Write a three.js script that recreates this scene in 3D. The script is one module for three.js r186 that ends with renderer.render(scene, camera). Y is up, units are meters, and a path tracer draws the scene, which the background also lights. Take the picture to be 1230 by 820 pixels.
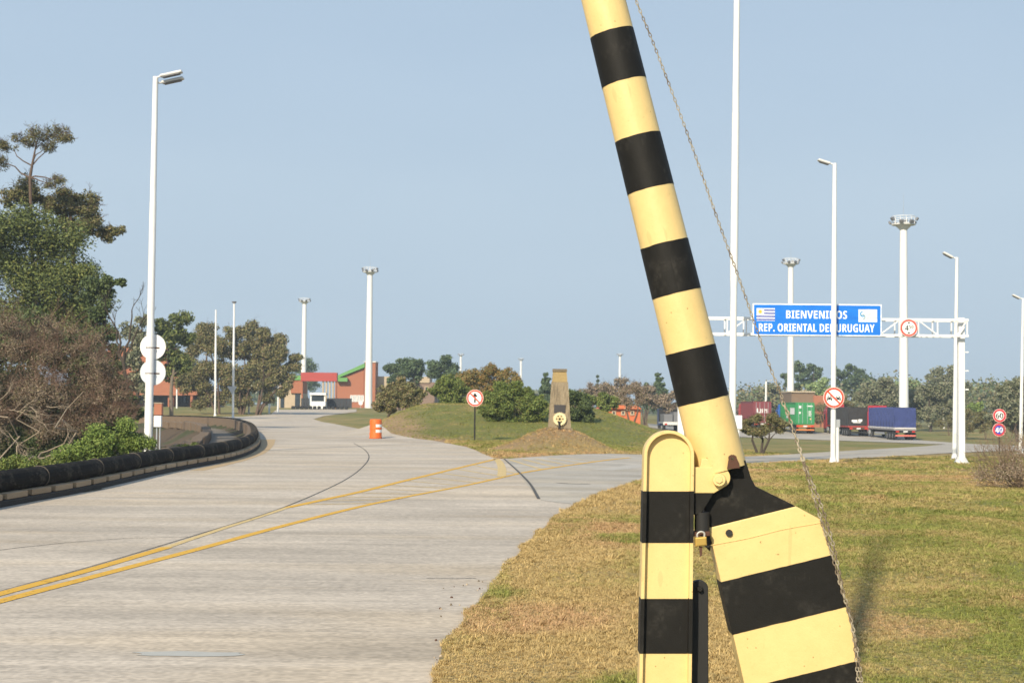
import * as THREE from 'three';
import { mergeGeometries } from 'three/addons/utils/BufferGeometryUtils.js';
import { RoundedBoxGeometry } from 'three/addons/geometries/RoundedBoxGeometry.js';

// ---------------------------------------------------------------- camera, sky, sun, exposure
const scene = new THREE.Scene();
const PW = 1230, PH = 820, FPX = 1900, EYE = 1.7;                 // photo size, focal length in photo pixels, eye height
const camera = new THREE.PerspectiveCamera(2 * Math.atan(PH / 2 / FPX) * 180 / Math.PI, PW / PH, 0.1, 5000);
camera.position.set(0, EYE, 0);
camera.rotation.order = 'YXZ';
camera.rotation.set(Math.atan(77 / FPX), 0, 0.0087);
camera.focus = 10; camera.userData.fStop = 9;
camera.updateMatrixWorld();

const renderer = new THREE.WebGLRenderer();
renderer.toneMapping = THREE.LinearToneMapping;
renderer.toneMappingExposure = 1.16;
renderer.shadowMap.enabled = true;

const sstep = (a, b, x) => { const t = Math.min(1, Math.max(0, (x - a) / (b - a))); return t * t * (3 - 2 * t); };
const lerp = (a, b, t) => a + (b - a) * t, clamp = (x, a, b) => Math.min(b, Math.max(a, x));
const hash2 = (x, y, s = 0) => { let h = Math.imul(x | 0, 374761393) + Math.imul(y | 0, 668265263) + Math.imul(s | 0, 2147483647 ^ 1013); h = Math.imul(h ^ (h >>> 13), 1274126177); return ((h ^ (h >>> 16)) >>> 0) / 4294967296; };
function vnoise(x, y, s = 0, px = 0, py = 0) {                      // value noise, periodic when px, py are set
  const xi = Math.floor(x), yi = Math.floor(y), fx = x - xi, fy = y - yi, u = fx * fx * (3 - 2 * fx), v = fy * fy * (3 - 2 * fy);
  const m = (a, p) => (p ? ((a % p) + p) % p : a);
  const a = hash2(m(xi, px), m(yi, py), s), b = hash2(m(xi + 1, px), m(yi, py), s), c = hash2(m(xi, px), m(yi + 1, py), s), d = hash2(m(xi + 1, px), m(yi + 1, py), s);
  return lerp(lerp(a, b, u), lerp(c, d, u), v);
}
const SUN = new THREE.Vector3(-Math.sin(0.40) * Math.cos(0.54), Math.sin(0.54), Math.cos(0.40) * Math.cos(0.54)).normalize();
{ // clear, slightly hazy sky: pale towards the horizon, deeper blue overhead, a glow round the sun
  const w = 512, h = 256, data = new Float32Array(w * h * 4), d = new THREE.Vector3();
  const mixc = (a, b, t) => a.map((v, i) => v + (b[i] - v) * t);
  for (let j = 0; j < h; j++) for (let i = 0; i < w; i++) {
    const el = ((j + 0.5) / h - 0.5) * Math.PI, az = ((i + 0.5) / w - 0.5) * 2 * Math.PI;
    d.set(Math.cos(el) * Math.cos(az), Math.sin(el), Math.cos(el) * Math.sin(az));
    const t = Math.max(0, d.y);
    let c = mixc([0.432, 0.534, 0.625], [0.458, 0.572, 0.685], Math.min(1, t / 0.20));
    c = mixc(c, [0.15, 0.27, 0.47], Math.pow(Math.max(0, (t - 0.14) / 0.86), 0.75));
    const wisp = 0.06 * (vnoise(az * 5 + 3 * vnoise(az * 3, el * 9, 401), el * 26, 402) * 0.6 + vnoise(az * 13, el * 60, 403) * 0.4 - 0.5) * Math.max(0, 1 - Math.abs(el - 0.22) * 2.2); c = [c[0] * (1 + wisp * 1.3), c[1] * (1 + wisp), c[2] * (1 + wisp * 0.7)];   // thin uneven haze
    const g = Math.max(0, d.dot(SUN));
    const glow = 0.5 * Math.pow(g, 14) + 0.14 * Math.pow(g, 3);
    c = [c[0] + glow, c[1] + glow * 0.95, c[2] + glow * 0.82];
    data.set([c[0], c[1], c[2], 1], (j * w + i) * 4);
  }
  const sky = new THREE.DataTexture(data, w, h, THREE.RGBAFormat, THREE.FloatType);
  sky.mapping = THREE.EquirectangularReflectionMapping;
  sky.magFilter = THREE.LinearFilter; sky.minFilter = THREE.LinearFilter;
  sky.needsUpdate = true;
  scene.background = sky; scene.environment = sky;
}
const sun = new THREE.DirectionalLight(new THREE.Color().setRGB(1, 0.88, 0.68), 4.9);
sun.position.copy(SUN).multiplyScalar(300); sun.position.z -= 80;
sun.target.position.set(0, 0, -80); scene.add(sun, sun.target);
sun.castShadow = true; sun.shadow.radius = 2.4;
Object.assign(sun.shadow.camera, { left: -150, right: 150, top: 150, bottom: -150, near: 1, far: 900 });
sun.shadow.mapSize.set(4096, 4096);
scene.fog = new THREE.FogExp2(new THREE.Color().setRGB(0.62, 0.74, 0.86), 0.00042);

// ---------------------------------------------------------------- helpers
function rngOf(seed) { let s = seed | 0; return () => { s = (s + 0x6d2b79f5) | 0; let t = Math.imul(s ^ (s >>> 15), 1 | s); t = (t + Math.imul(t ^ (t >>> 7), 61 | t)) ^ t; return ((t ^ (t >>> 14)) >>> 0) / 4294967296; }; }
const fbm = (x, y, s = 0, o = 4) => { let a = 0, w = 0.5, n = 0; for (let i = 0; i < o; i++) { a += w * vnoise(x, y, s + i); n += w; w *= 0.5; x *= 2.03; y *= 2.03; } return a / n; };
const V = (x, y, z) => new THREE.Vector3(x, y, z);
const rgb = (r, g, b) => new THREE.Color().setRGB(r, g, b);

// a photo pixel gives a direction; the distance D (metres along -z) comes from what the thing stands on
const dirOf = (px, py) => V((px - PW / 2) / FPX, -(py - PH / 2) / FPX, -1).applyQuaternion(camera.quaternion);
const at = (px, py, D) => { const d = dirOf(px, py); return d.multiplyScalar(D / -d.z).add(camera.position); };

const used = new Map();
const numbered = (name) => { const n = used.get(name) ?? 0; used.set(name, n + 1); return n ? name + '_' + String(n).padStart(3, '0') : name; };
function thing(name, label, category, pos = V(0, 0, 0), group) {
  const o = new THREE.Group(); o.name = numbered(name); o.position.copy(pos); o.userData = { label, category };
  if (group) o.userData.group = group;
  scene.add(o); return o;
}
const shadowed = (m) => { m.castShadow = m.receiveShadow = true; return m; };
// part(): geometry in world coordinates, put under its thing (whose position is taken off) or under a part of it
function part(name, geo, mat, parent, label) {
  const m = shadowed(new THREE.Mesh(geo, mat)); m.name = name;
  if (label) m.userData.label = label;
  let p = V(0, 0, 0), o = parent; while (o && o !== scene) { p.add(o.position); o = o.parent; }
  geo.translate(-p.x, -p.y, -p.z); parent.add(m); return m;
}
// piece(): shares its geometry, placed at a world position
function piece(name, geo, mat, parent, pos, rot, scl) {
  const m = shadowed(new THREE.Mesh(geo, mat)); m.name = name;
  let p = V(0, 0, 0), o = parent; while (o && o !== scene) { p.add(o.position); o = o.parent; }
  m.position.copy(pos).sub(p); if (rot) m.rotation.set(...rot); if (scl) m.scale.set(...scl);
  parent.add(m); return m;
}
function structure(name, geo, mat, kind = 'structure', label, category) {
  const m = shadowed(new THREE.Mesh(geo, mat)); m.name = numbered(name); m.userData = { kind };
  if (label) m.userData.label = label; if (category) m.userData.category = category;
  scene.add(m); return m;
}
const merge = (list) => mergeGeometries(list.map((g) => { g = g.index ? g.toNonIndexed() : g; for (const k of Object.keys(g.attributes)) if (!['position', 'normal', 'uv'].includes(k)) g.deleteAttribute(k); return g; }));
const box = (cx, cy, cz, w, h, d, r = 0) => (r ? new RoundedBoxGeometry(w, h, d, 2, r) : new THREE.BoxGeometry(w, h, d)).translate(cx, cy, cz);
function bar(a, b, r0, r1 = r0, seg = 8, open = false) {             // round bar between two points
  const d = b.clone().sub(a), L = d.length(), g = new THREE.CylinderGeometry(r1, r0, L, seg, 1, open);
  g.translate(0, L / 2, 0).applyQuaternion(new THREE.Quaternion().setFromUnitVectors(V(0, 1, 0), d.normalize()));
  return g.translate(a.x, a.y, a.z);
}
function beam(a, b, w, h) {                                           // square bar between two points
  const d = b.clone().sub(a), L = d.length(), g = new THREE.BoxGeometry(w, h, L);
  const q = new THREE.Quaternion().setFromRotationMatrix(new THREE.Matrix4().lookAt(b, a, Math.abs(d.y) > 0.95 * L ? V(0, 0, 1) : V(0, 1, 0)));
  g.applyQuaternion(q); const c = a.clone().add(b).multiplyScalar(0.5); return g.translate(c.x, c.y, c.z);
}
function tube(pts, r, seg = 8, n = pts.length * 6) { return new THREE.TubeGeometry(new THREE.CatmullRomCurve3(pts), n, r, seg); }
// box whose front face covers a pixel rectangle at distance D, going back by depth
function pxBox(x0, y0, x1, y1, D, depth, yBottom) {
  const a = at(x0, y1, D), b = at(x1, y0, D), lo = yBottom ?? a.y;
  return box((a.x + b.x) / 2, (lo + b.y) / 2, -D - depth / 2, Math.abs(b.x - a.x), b.y - lo, depth);
}
function extrudePx(pts, D, depth, bevel = 0) {                        // polygon of pixels at distance D, thickness going back
  const s = new THREE.Shape(pts.map(([x, y]) => { const p = at(x, y, D); return new THREE.Vector2(p.x, p.y); }));
  const g = new THREE.ExtrudeGeometry(s, { depth: depth - 2 * bevel, bevelEnabled: bevel > 0, bevelThickness: bevel, bevelSize: bevel, bevelOffset: -bevel, bevelSegments: 2, curveSegments: 24 });
  return g.translate(0, 0, -D - depth + bevel);
}
function inPoly(x, y, P) { let c = false; for (let i = 0, j = P.length - 1; i < P.length; j = i++) { const [xi, yi] = P[i], [xj, yj] = P[j]; if ((yi > y) !== (yj > y) && x < ((xj - xi) * (y - yi)) / (yj - yi) + xi) c = !c; } return c; }
function distLine(x, y, P, closed = false) {
  let best = 1e9; const n = P.length - (closed ? 0 : 1);
  for (let i = 0; i < n; i++) { const [ax, ay] = P[i], [bx, by] = P[(i + 1) % P.length], dx = bx - ax, dy = by - ay, t = clamp(((x - ax) * dx + (y - ay) * dy) / (dx * dx + dy * dy || 1), 0, 1); const d = (x - ax - t * dx) ** 2 + (y - ay - t * dy) ** 2; if (d < best) best = d; }
  return Math.sqrt(best);
}
function smoothLine(P, step) { const c = new THREE.CatmullRomCurve3(P.map(([x, y]) => V(x, 0, y)), false, 'centripetal'), n = Math.max(2, Math.round(c.getLength() / step)); return c.getSpacedPoints(n).map((p) => [p.x, p.z]); }

// ---------------------------------------------------------------- textures and materials
function tex(w, h, fn, { srgb = false, rx = 1, ry = 1 } = {}) {       // fn(u, v, i, j) -> [r, g, b] 0..1
  const d = new Uint8Array(w * h * 4);
  for (let j = 0; j < h; j++) for (let i = 0; i < w; i++) { const c = fn(i / w, j / h, i, j), o = (j * w + i) * 4; for (let k = 0; k < 3; k++) d[o + k] = clamp(Math.round(c[k] * 255), 0, 255); d[o + 3] = 255; }
  const t = new THREE.DataTexture(d, w, h); t.magFilter = THREE.LinearFilter; t.minFilter = THREE.LinearMipmapLinearFilter; t.wrapS = t.wrapT = THREE.RepeatWrapping;
  if (srgb) t.colorSpace = THREE.SRGBColorSpace; t.repeat.set(rx, ry); t.needsUpdate = true; return t;
}
const rep = (t, x, y = x) => { const c = t.clone(); c.repeat.set(x, y); c.needsUpdate = true; return c; };
const pn = (u, v, f, s, g = f) => vnoise(u * f, v * g, s, f, g);     // periodic noise on the unit square
const mottle = tex(256, 256, (u, v) => { const n = 0.45 * pn(u, v, 6, 1) + 0.3 * pn(u, v, 17, 2) + 0.25 * pn(u, v, 61, 3); const k = 0.80 + 0.2 * n; return [k, k, k]; });
const grainBump = tex(256, 256, (u, v) => { const n = 0.4 * pn(u, v, 24, 4) + 0.6 * pn(u, v, 96, 5); return [n, n, n]; });
const paintTex = tex(512, 512, (u, v) => {                            // weathered enamel: soft mottling, fine dirt specks and a few chips
  const n = 0.5 * pn(u, v, 5, 11) + 0.3 * pn(u, v, 19, 12) + 0.2 * pn(u, v, 80, 13);
  const chip = pn(u, v, 34, 17) > 0.93 && pn(u, v, 120, 18) > 0.5 && pn(u, v, 6, 19) > 0.45; if (chip) return [0.45, 0.36, 0.27];
  const speck = pn(u, v, 128, 14) > 0.965 ? 0.75 : 1, run = pn(u, v, 40, 15, 3) * pn(u, v, 7, 16) > 0.66 ? 0.9 : 1;
  const k = (0.86 + 0.14 * n) * speck * run; return [k, k * (0.985 + 0.015 * n), k * (0.93 + 0.07 * n)];
});
const scuffTex = tex(512, 512, (u, v) => {                            // scuffed black paint: chalky patches and fine scratches, tint over a dark base
  const n = pn(u, v, 8, 21) * 0.6 + pn(u, v, 31, 22) * 0.4, p = Math.max(0, n - 0.58) * 2.2 * pn(u, v, 70, 23), s = pn(u, v, 200, 24, 12) > 0.93 && pn(u, v, 9, 25) > 0.55 ? 0.16 : 0;
  const k = 0.14 + 0.10 * n + p * 0.55 + s; return [k * 1.03, k, k * 0.95];
});
const tarTex = tex(512, 512, (u, v) => {                              // tar worn through to brown, dusty concrete in patches
  const n = 0.5 * pn(u, v, 7, 31) + 0.3 * pn(u, v, 26, 32) + 0.2 * pn(u, v, 90, 33), w = sstep(0.56, 0.74, n), s = pn(u, v, 160, 34) > 0.9 ? 0.12 : 0, k = 0.09 + 0.05 * n + 0.55 * w * pn(u, v, 60, 35) + s; return [k, k * 0.97, k * 0.93];
});
const std = (color, roughness = 0.8, o = {}) => new THREE.MeshStandardMaterial({ color, roughness, side: THREE.DoubleSide, ...o });
const M = {
  white: std(rgb(0.86, 0.86, 0.85), 0.6, { map: rep(mottle, 1, 1) }),
  whiteWorn: std(rgb(0.74, 0.73, 0.70), 0.6, { map: rep(mottle, 2, 2) }),
  yellow: std(rgb(0.765, 0.565, 0.240), 0.5, { map: rep(paintTex, 1.6), bumpMap: rep(grainBump, 3), bumpScale: 0.0006 }),
  black: new THREE.MeshPhysicalMaterial({ color: rgb(0.052, 0.049, 0.044), roughness: 0.6, specularIntensity: 0.45, side: THREE.DoubleSide, map: rep(scuffTex, 1.6), bumpMap: rep(grainBump, 3), bumpScale: 0.0006 }),
  tar: new THREE.MeshPhysicalMaterial({ color: rgb(0.10, 0.085, 0.068), roughness: 0.9, specularIntensity: 0.3, side: THREE.DoubleSide, map: rep(tarTex, 0.45, 0.8), bumpMap: rep(grainBump, 6, 2), bumpScale: 0.004 }),
  darkSteel: std(rgb(0.014, 0.0135, 0.013), 0.75),
  rust: std(rgb(0.10, 0.045, 0.028), 0.9, { map: rep(mottle, 3) }),
  brass: std(rgb(0.55, 0.36, 0.09), 0.45, { metalness: 0.6 }),
  steel: std(rgb(0.50, 0.48, 0.44), 0.55, { metalness: 0.55 }),
  galv: std(rgb(0.42, 0.44, 0.46), 0.5, { metalness: 0.4 }),
  lampGlass: std(rgb(0.55, 0.57, 0.58), 0.25),
  lampDark: std(rgb(0.16, 0.16, 0.17), 0.5),
  signBack: std(rgb(0.62, 0.66, 0.68), 0.4, { metalness: 0.15 }),
  concreteTan: std(rgb(0.40, 0.32, 0.23), 0.95, { map: rep(mottle, 1), bumpMap: rep(grainBump, 2), bumpScale: 0.01 }),
  brick: std(rgb(0.40, 0.155, 0.085), 0.92, { map: rep(mottle, 3, 3) }),
  brickOrange: std(rgb(0.62, 0.17, 0.07), 0.9, { map: rep(mottle, 3, 3) }),
  beige: std(rgb(0.52, 0.42, 0.30), 0.92, { map: rep(mottle, 2, 2) }),
  dimGlass: std(rgb(0.035, 0.045, 0.055), 0.12),
  greenRoof: std(rgb(0.13, 0.34, 0.09), 0.6, { map: mottle }),
  redPaint: std(rgb(0.42, 0.055, 0.045), 0.55, { map: mottle }),
  rubber: std(rgb(0.022, 0.022, 0.022), 0.9),
  orange: std(rgb(0.80, 0.155, 0.02), 0.55, { map: mottle }),
  reflective: std(rgb(0.78, 0.78, 0.76), 0.4),
};
// ---------------------------------------------------------------- the lie of the land: height G(x, D) in metres, D = distance along -z
const MONUMENT = [at(672, 500, 62).x, 62];
function G0(x, d) {
  const wR = d < 60 ? sstep(1.2, 9, x) : sstep(0.02 * d, 0.15 * d, x);
  let g = (-Math.max(0, Math.min(d, 300) - 30) * 0.0125 + Math.max(0, Math.min(d, 240) - 185) * 0.026) * wR + clamp((d - 150) * 0.01, 0, 1) * (1 - wR);
  if (d > 60 && d < 145 && x > -14 && x < 16) g += 1.78 * sstep(-10.5, -5.2, x) * (1 - sstep(4, 13, x)) * sstep(76, 104, d) * (1 - sstep(114, 140, d));
  const r = Math.hypot((x - MONUMENT[0]) * (x > MONUMENT[0] ? 1 : 0.92), (d - MONUMENT[1]) * 0.62);
  if (r < 3) g += 0.8 * (1 - sstep(0.15, 2.7, r));
  return g;
}
function groundWith(fn, px, py) {
  const d = dirOf(px, py); let lo = 3, hi = 0;
  for (let D = 3; D < 900; D *= 1.01) { const y = EYE + (d.y / -d.z) * D, x = (d.x / -d.z) * D; if (y < fn(x, D)) { hi = D; break; } lo = D; }
  if (!hi) hi = 900;
  for (let i = 0; i < 30; i++) { const D = (lo + hi) / 2; if (EYE + (d.y / -d.z) * D < fn((d.x / -d.z) * D, D)) hi = D; else lo = D; }
  return [(d.x / -d.z) * hi, hi];
}
const g0 = (px, py) => groundWith(G0, px, py);
// foot of the parapet on its road side
const wallRaw = [[-7.7, -16], [-7.9, 4], g0(0, 611), g0(100, 592), g0(200, 569), g0(280, 553), g0(307, 541.5), g0(312, 529), g0(300, 516), g0(270, 509), g0(220, 506.5), g0(180, 505.5), g0(150, 505)];
const WALL = smoothLine(wallRaw, 1.25);
const pitPoly = [...WALL, [-160, WALL[WALL.length - 1][1] + 3], [-160, -16]];
function G(x, d) {
  let g = G0(x, d);
  if (x < -7 && d < 175 && inPoly(x, d, pitPoly)) { const s = distLine(x, d, WALL); g -= 0.35 * sstep(0.3, 0.7, s) + 1.25 * sstep(2.6, 5.2, s) * (0.85 + 0.3 * vnoise(x * 0.5, d * 0.5, 77)); }
  return g;
}
const gr = (px, py) => groundWith(G, px, py);
const onG = (x, d, lift = 0) => V(x, G(x, d) + lift, -d);
const gp = (px, py, lift = 0) => { const [x, d] = gr(px, py); return onG(x, d, lift); };
const under = (px, D) => { const x = at(px, 480, D).x; return onG(x, D); };

// roads in plan
const mainRoad = [[-1.4, -16], [-0.9, 4], ...[[520, 822], [560, 745], [600, 693], [640, 648], [668, 622], [690, 607], [735, 589], [775, 576], [775, 573], [700, 563], [605, 552], [594, 551], [562, 537.5], [518, 529], [470, 521], [430, 515], [400, 509], [376, 503.5], [390, 499.5], [428, 494.5], [428, 491.4], [332, 492], [325, 497.5], [290, 500.5], [230, 500.5], [150, 499.5], [60, 499]].map((p) => g0(...p)), [-75, 168], ...[...WALL].reverse()];
// the loop is built as two sheets: the lane under the gantry and the lorry lane behind the grass island
const lane = [...[[605, 552], [640, 549.5], [690, 546.5], [735, 545.5], [772, 546.5], [806, 551.5], [850, 551.5], [895, 548.8], [950, 546], [1000, 542.8], [1065, 539], [1110, 536.2], [1136, 533.8], [1180, 533.7], [1230, 535.5], [1290, 538], [1290, 541.5], [1195, 542], [1130, 545], [1070, 549], [1000, 553], [940, 555.5], [895, 557.5], [850, 561], [812, 566], [775, 576], [735, 589], [690, 607], [670, 605], [650, 602], [640, 592], [626, 574], [614, 560]].map((p) => g0(...p))];
const lorryLane = [[1176, 533.6], [1136, 533.7], [1110, 533], [1050, 530.6], [960, 527.5], [895, 525], [850, 523], [815, 519], [780, 513], [778, 509], [815, 511], [850, 514], [895, 516.5], [960, 518.5], [1050, 521.5], [1090, 525], [1115, 529.5], [1150, 532]].map((p) => g0(...p));
const ROADS = [mainRoad, lane, lorryLane];
const roadBox = ROADS.map((P) => [Math.min(...P.map((p) => p[0])), Math.max(...P.map((p) => p[0])), Math.min(...P.map((p) => p[1])), Math.max(...P.map((p) => p[1]))]);
const onRoad = (x, d) => ROADS.some((P, i) => x >= roadBox[i][0] && x <= roadBox[i][1] && d >= roadBox[i][2] && d <= roadBox[i][3] && inPoly(x, d, P));

function drape(P, lift, uvScale, colour, { detail = 1 } = {}) {       // triangulate a plan polygon and lay it on the land
  const pts = P.map(([x, d]) => new THREE.Vector2(x, d)); if (THREE.ShapeUtils.isClockWise(pts)) pts.reverse();
  const pos = [], thr = (a, b) => { const D = (a.y + b.y) / 2; return D < 8 ? 1.2 : Math.max(0.22, 0.02 * Math.hypot((a.x + b.x) / 2, D)) * detail; };
  const go = (a, b, c, n) => {
    const e = [[a, b], [b, c], [c, a]].map(([p, q]) => p.distanceTo(q) / thr(p, q)), k = e.indexOf(Math.max(...e));
    if (e[k] <= 1 || n > 22) { pos.push(a, b, c); return; }
    const [p, q, r] = [[a, b, c], [b, c, a], [c, a, b]][k], m = p.clone().add(q).multiplyScalar(0.5); go(p, m, r, n + 1); go(m, q, r, n + 1);
  };
  for (const [i, j, k] of THREE.ShapeUtils.triangulateShape(pts, [])) go(pts[i], pts[j], pts[k], 0);
  const n = pos.length, p = new Float32Array(n * 3), nn = new Float32Array(n * 3), uv = new Float32Array(n * 2), col = colour ? new Float32Array(n * 3) : null, e = 0.3;
  pos.forEach((q, i) => {
    const x = q.x, d = q.y, y = G(x, d), nx = (G(x - e, d) - G(x + e, d)) / (2 * e), nd = (G(x, d - e) - G(x, d + e)) / (2 * e), L = Math.hypot(nx, 1, nd);
    p.set([x, y + lift, -d], i * 3); nn.set([nx / L, 1 / L, -nd / L], i * 3); uv.set([x / uvScale, d / uvScale], i * 2); if (col) col.set(colour(x, d), i * 3);
  });
  // upward faces
  const g = new THREE.BufferGeometry(); g.setAttribute('position', new THREE.BufferAttribute(p, 3)); g.setAttribute('normal', new THREE.BufferAttribute(nn, 3)); g.setAttribute('uv', new THREE.BufferAttribute(uv, 2)); if (col) g.setAttribute('color', new THREE.BufferAttribute(col, 3));
  return g;
}
function ribbonPlan(P, w0, w1 = w0) {                                  // plan polygon of a painted line or joint
  const L = [], R = [];
  P.forEach(([x, d], i) => { const [ax, ad] = P[Math.max(0, i - 1)], [bx, bd] = P[Math.min(P.length - 1, i + 1)], l = Math.hypot(bx - ax, bd - ad) || 1, w = lerp(w0, w1, i / (P.length - 1)) / 2, nx = -(bd - ad) / l * w, nd = (bx - ax) / l * w; L.push([x + nx, d + nd]); R.push([x - nx, d - nd]); });
  return [...L, ...R.reverse()];
}

// ---------------------------------------------------------------- ground sheet
const roadEdges = [mainRoad.slice(2, 12), mainRoad.slice(13, 24), lane.slice(0, 14), lane.slice(14, 28), lorryLane.slice(0, 10)];
const edgeCache = new Map();
const edgeDist = (x, d) => {                                          // distance to the nearest road edge, remembered on a grid
  if (d > 330 || Math.abs(x) > 120) return 99;
  const q = d < 60 ? 0.2 : 0.8, i = Math.round(x / q), j = Math.round(d / q), key = (d < 60 ? 0 : 1e9) + i * 20000 + j; let v = edgeCache.get(key);
  if (v === undefined) { v = Math.min(...roadEdges.map((P) => distLine(i * q, j * q, P))); edgeCache.set(key, v); } return v;
};
const dryness = (x, d) => {                                           // 0 green .. 1 straw, bare soil beyond 1
  let s = 0.41 + 1.4 * (fbm(x * 0.22, d * 0.13, 31, 4) - 0.42) + 0.6 * (vnoise(x * 1.3, d * 0.8, 35) - 0.5) + 0.35 * (vnoise(x * 4, d * 3, 36) - 0.5);
  const e = edgeDist(x, d);
  const near = x > -2 && d < 55 ? 3.2 : 1.6;
  s += 0.42 * (1 - sstep(0.4, near, e + (vnoise(x * 0.8, d * 0.5, 33) - 0.5) * 1.4));
  if (x > 0 && x < 9 && d > 10 && d < 48) s += 0.42 * (1 - sstep(1.2, 4.5, e));
  const m = Math.hypot(x - MONUMENT[0], (d - MONUMENT[1]) * 0.62); s += 0.7 * (1 - sstep(0.8, 3.2, m));
  s -= 0.6 * sstep(0.58, 0.76, vnoise(x * 0.85 + 2 * vnoise(x * 0.5, d * 0.5, 37), d * 0.55, 38)) * (0.5 + vnoise(x * 5, d * 4, 39));   // patches of fresh green weed
  if (d > 76 && d < 140 && x > -12 && x < 12) s -= 0.45;
  return clamp(s, 0, 1.2);
};
function grassColour(x, d) {
  const t = dryness(x, d), f = 0.82 + 0.36 * fbm(x * 0.9, d * 0.9, 41, 3);
  const green = [0.190, 0.198, 0.040], straw = [0.405, 0.285, 0.115], soil = [0.42, 0.27, 0.15];
  let c = green.map((v, i) => lerp(v, straw[i], Math.min(1, t)));
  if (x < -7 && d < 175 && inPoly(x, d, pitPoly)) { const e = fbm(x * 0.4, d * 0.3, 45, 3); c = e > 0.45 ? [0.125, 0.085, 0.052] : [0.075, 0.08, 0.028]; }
  if (x > -12 && x < 6 && d > 45 && d < 115) { const e = distLine(x, d, roadEdges[1]); const k = 1 - sstep(1.0, 2.6, e + 1.4 * (vnoise(x, d * 0.6, 47) - 0.5)); c = c.map((v, i) => lerp(v, soil[i], k)); }
  { const m = Math.hypot(x - MONUMENT[0], (d - MONUMENT[1]) * 0.62) + 0.9 * (vnoise(x * 1.7, d * 1.1, 49) - 0.5), k = 0.75 * (1 - sstep(1.0, 2.4, m)); c = c.map((v, i) => lerp(v, [0.33, 0.22, 0.125][i], k)); }   // bare earth heap
  return c.map((v) => v * f);
}
const groundBump = (x, d) => (d < 140 ? 0.034 * sstep(95, 60, d) + 0.05 * (vnoise(x * 0.9, d * 0.9, 51) - 0.5) * sstep(0, 1, edgeDist(x, d)) : 0);
console.log('ground');
{
  const xs = [], ds = [];
  for (let x = 0; x < 1500; x += 0.38 + 0.026 * x) { xs.push(x); if (x) xs.unshift(-x); }
  for (let d = -16; d < 2600; d += d < 6 ? 1.2 : 0.26 + 0.0095 * d) ds.push(d);
  const nx = xs.length, nd = ds.length, p = new Float32Array(nx * nd * 3), c = new Float32Array(nx * nd * 3), uv = new Float32Array(nx * nd * 2), idx = [];
  for (let j = 0; j < nd; j++) for (let i = 0; i < nx; i++) {
    const x = xs[i], d = ds[j], k = j * nx + i;
    const rd = onRoad(x, d), bump = rd ? -0.03 : groundBump(x, d);
    p.set([x, G(x, d) + bump, -d], k * 3); uv.set([x / 3, d / 3], k * 2);
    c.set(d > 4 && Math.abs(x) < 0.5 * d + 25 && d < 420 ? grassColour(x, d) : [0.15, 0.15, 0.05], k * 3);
    if (i && j) idx.push(k - nx - 1, k, k - 1, k - nx - 1, k - nx, k);
  }
  const g = new THREE.BufferGeometry(); g.setAttribute('position', new THREE.BufferAttribute(p, 3)); g.setAttribute('color', new THREE.BufferAttribute(c, 3)); g.setAttribute('uv', new THREE.BufferAttribute(uv, 2));
  g.setIndex(idx); g.computeVertexNormals();
  if (g.attributes.normal.getY(0) < 0) { const a = g.index.array; for (let i = 0; i < a.length; i += 3) { const t = a[i]; a[i] = a[i + 1]; a[i + 1] = t; } g.computeVertexNormals(); }
  const turf = tex(512, 512, (u, v) => { const n = 0.35 * pn(u, v, 40, 61) + 0.45 * pn(u, v, 150, 62) + 0.2 * pn(u, v, 12, 63), b = pn(u, v, 90, 64); const k = 0.64 + 0.42 * n; return [k * (0.94 + 0.1 * b), k, k * (0.9 + 0.1 * b)]; });
  const turfBump = tex(512, 512, (u, v) => { const n = 0.5 * pn(u, v, 60, 66) + 0.5 * pn(u, v, 170, 67); return [n, n, n]; });
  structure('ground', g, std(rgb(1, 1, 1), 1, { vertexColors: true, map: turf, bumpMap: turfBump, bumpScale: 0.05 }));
}
// ---------------------------------------------------------------- roads, joints, painted lines
const concreteTex = tex(1024, 1024, (u, v) => {                       // broom-finished concrete: streaks across the road, fine grain, pale and brown stains
  const warp = v + 0.004 * pn(u, v, 5, 70);
  const st = 0.5 * vnoise(u * 5, warp * 90, 71, 5, 90) + 0.3 * vnoise(u * 9, warp * 240, 72, 9, 240) + 0.2 * vnoise(u * 3, warp * 34, 73, 3, 34);
  const grain = pn(u, v, 300, 74), blot = 0.6 * pn(u, v, 4, 75) + 0.4 * pn(u, v, 13, 76), brown = sstep(0.5, 0.85, pn(u, v, 3, 77) * 0.5 + vnoise(u * 4, v * 26, 78, 4, 26) * 0.5);
  const k = 0.62 + 0.22 * st + 0.24 * (grain - 0.5) + 0.18 * (blot - 0.5) + 0.12 * (pn(u, v, 110, 79) - 0.5); return [k, k * (0.965 - 0.04 * brown), k * (0.915 - 0.10 * brown)];
});
const concreteBump = tex(1024, 1024, (u, v) => { const n = 0.7 * vnoise(u * 8, v * 260, 72, 8, 260) + 0.3 * pn(u, v, 300, 74); return [n, n, n]; });
const asphaltTex = tex(512, 512, (u, v) => { const n = 0.5 * pn(u, v, 170, 81) + 0.3 * pn(u, v, 20, 82) + 0.2 * pn(u, v, 5, 83), k = 0.62 + 0.38 * n; return [k, k * 0.985, k * 0.96]; });
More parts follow.
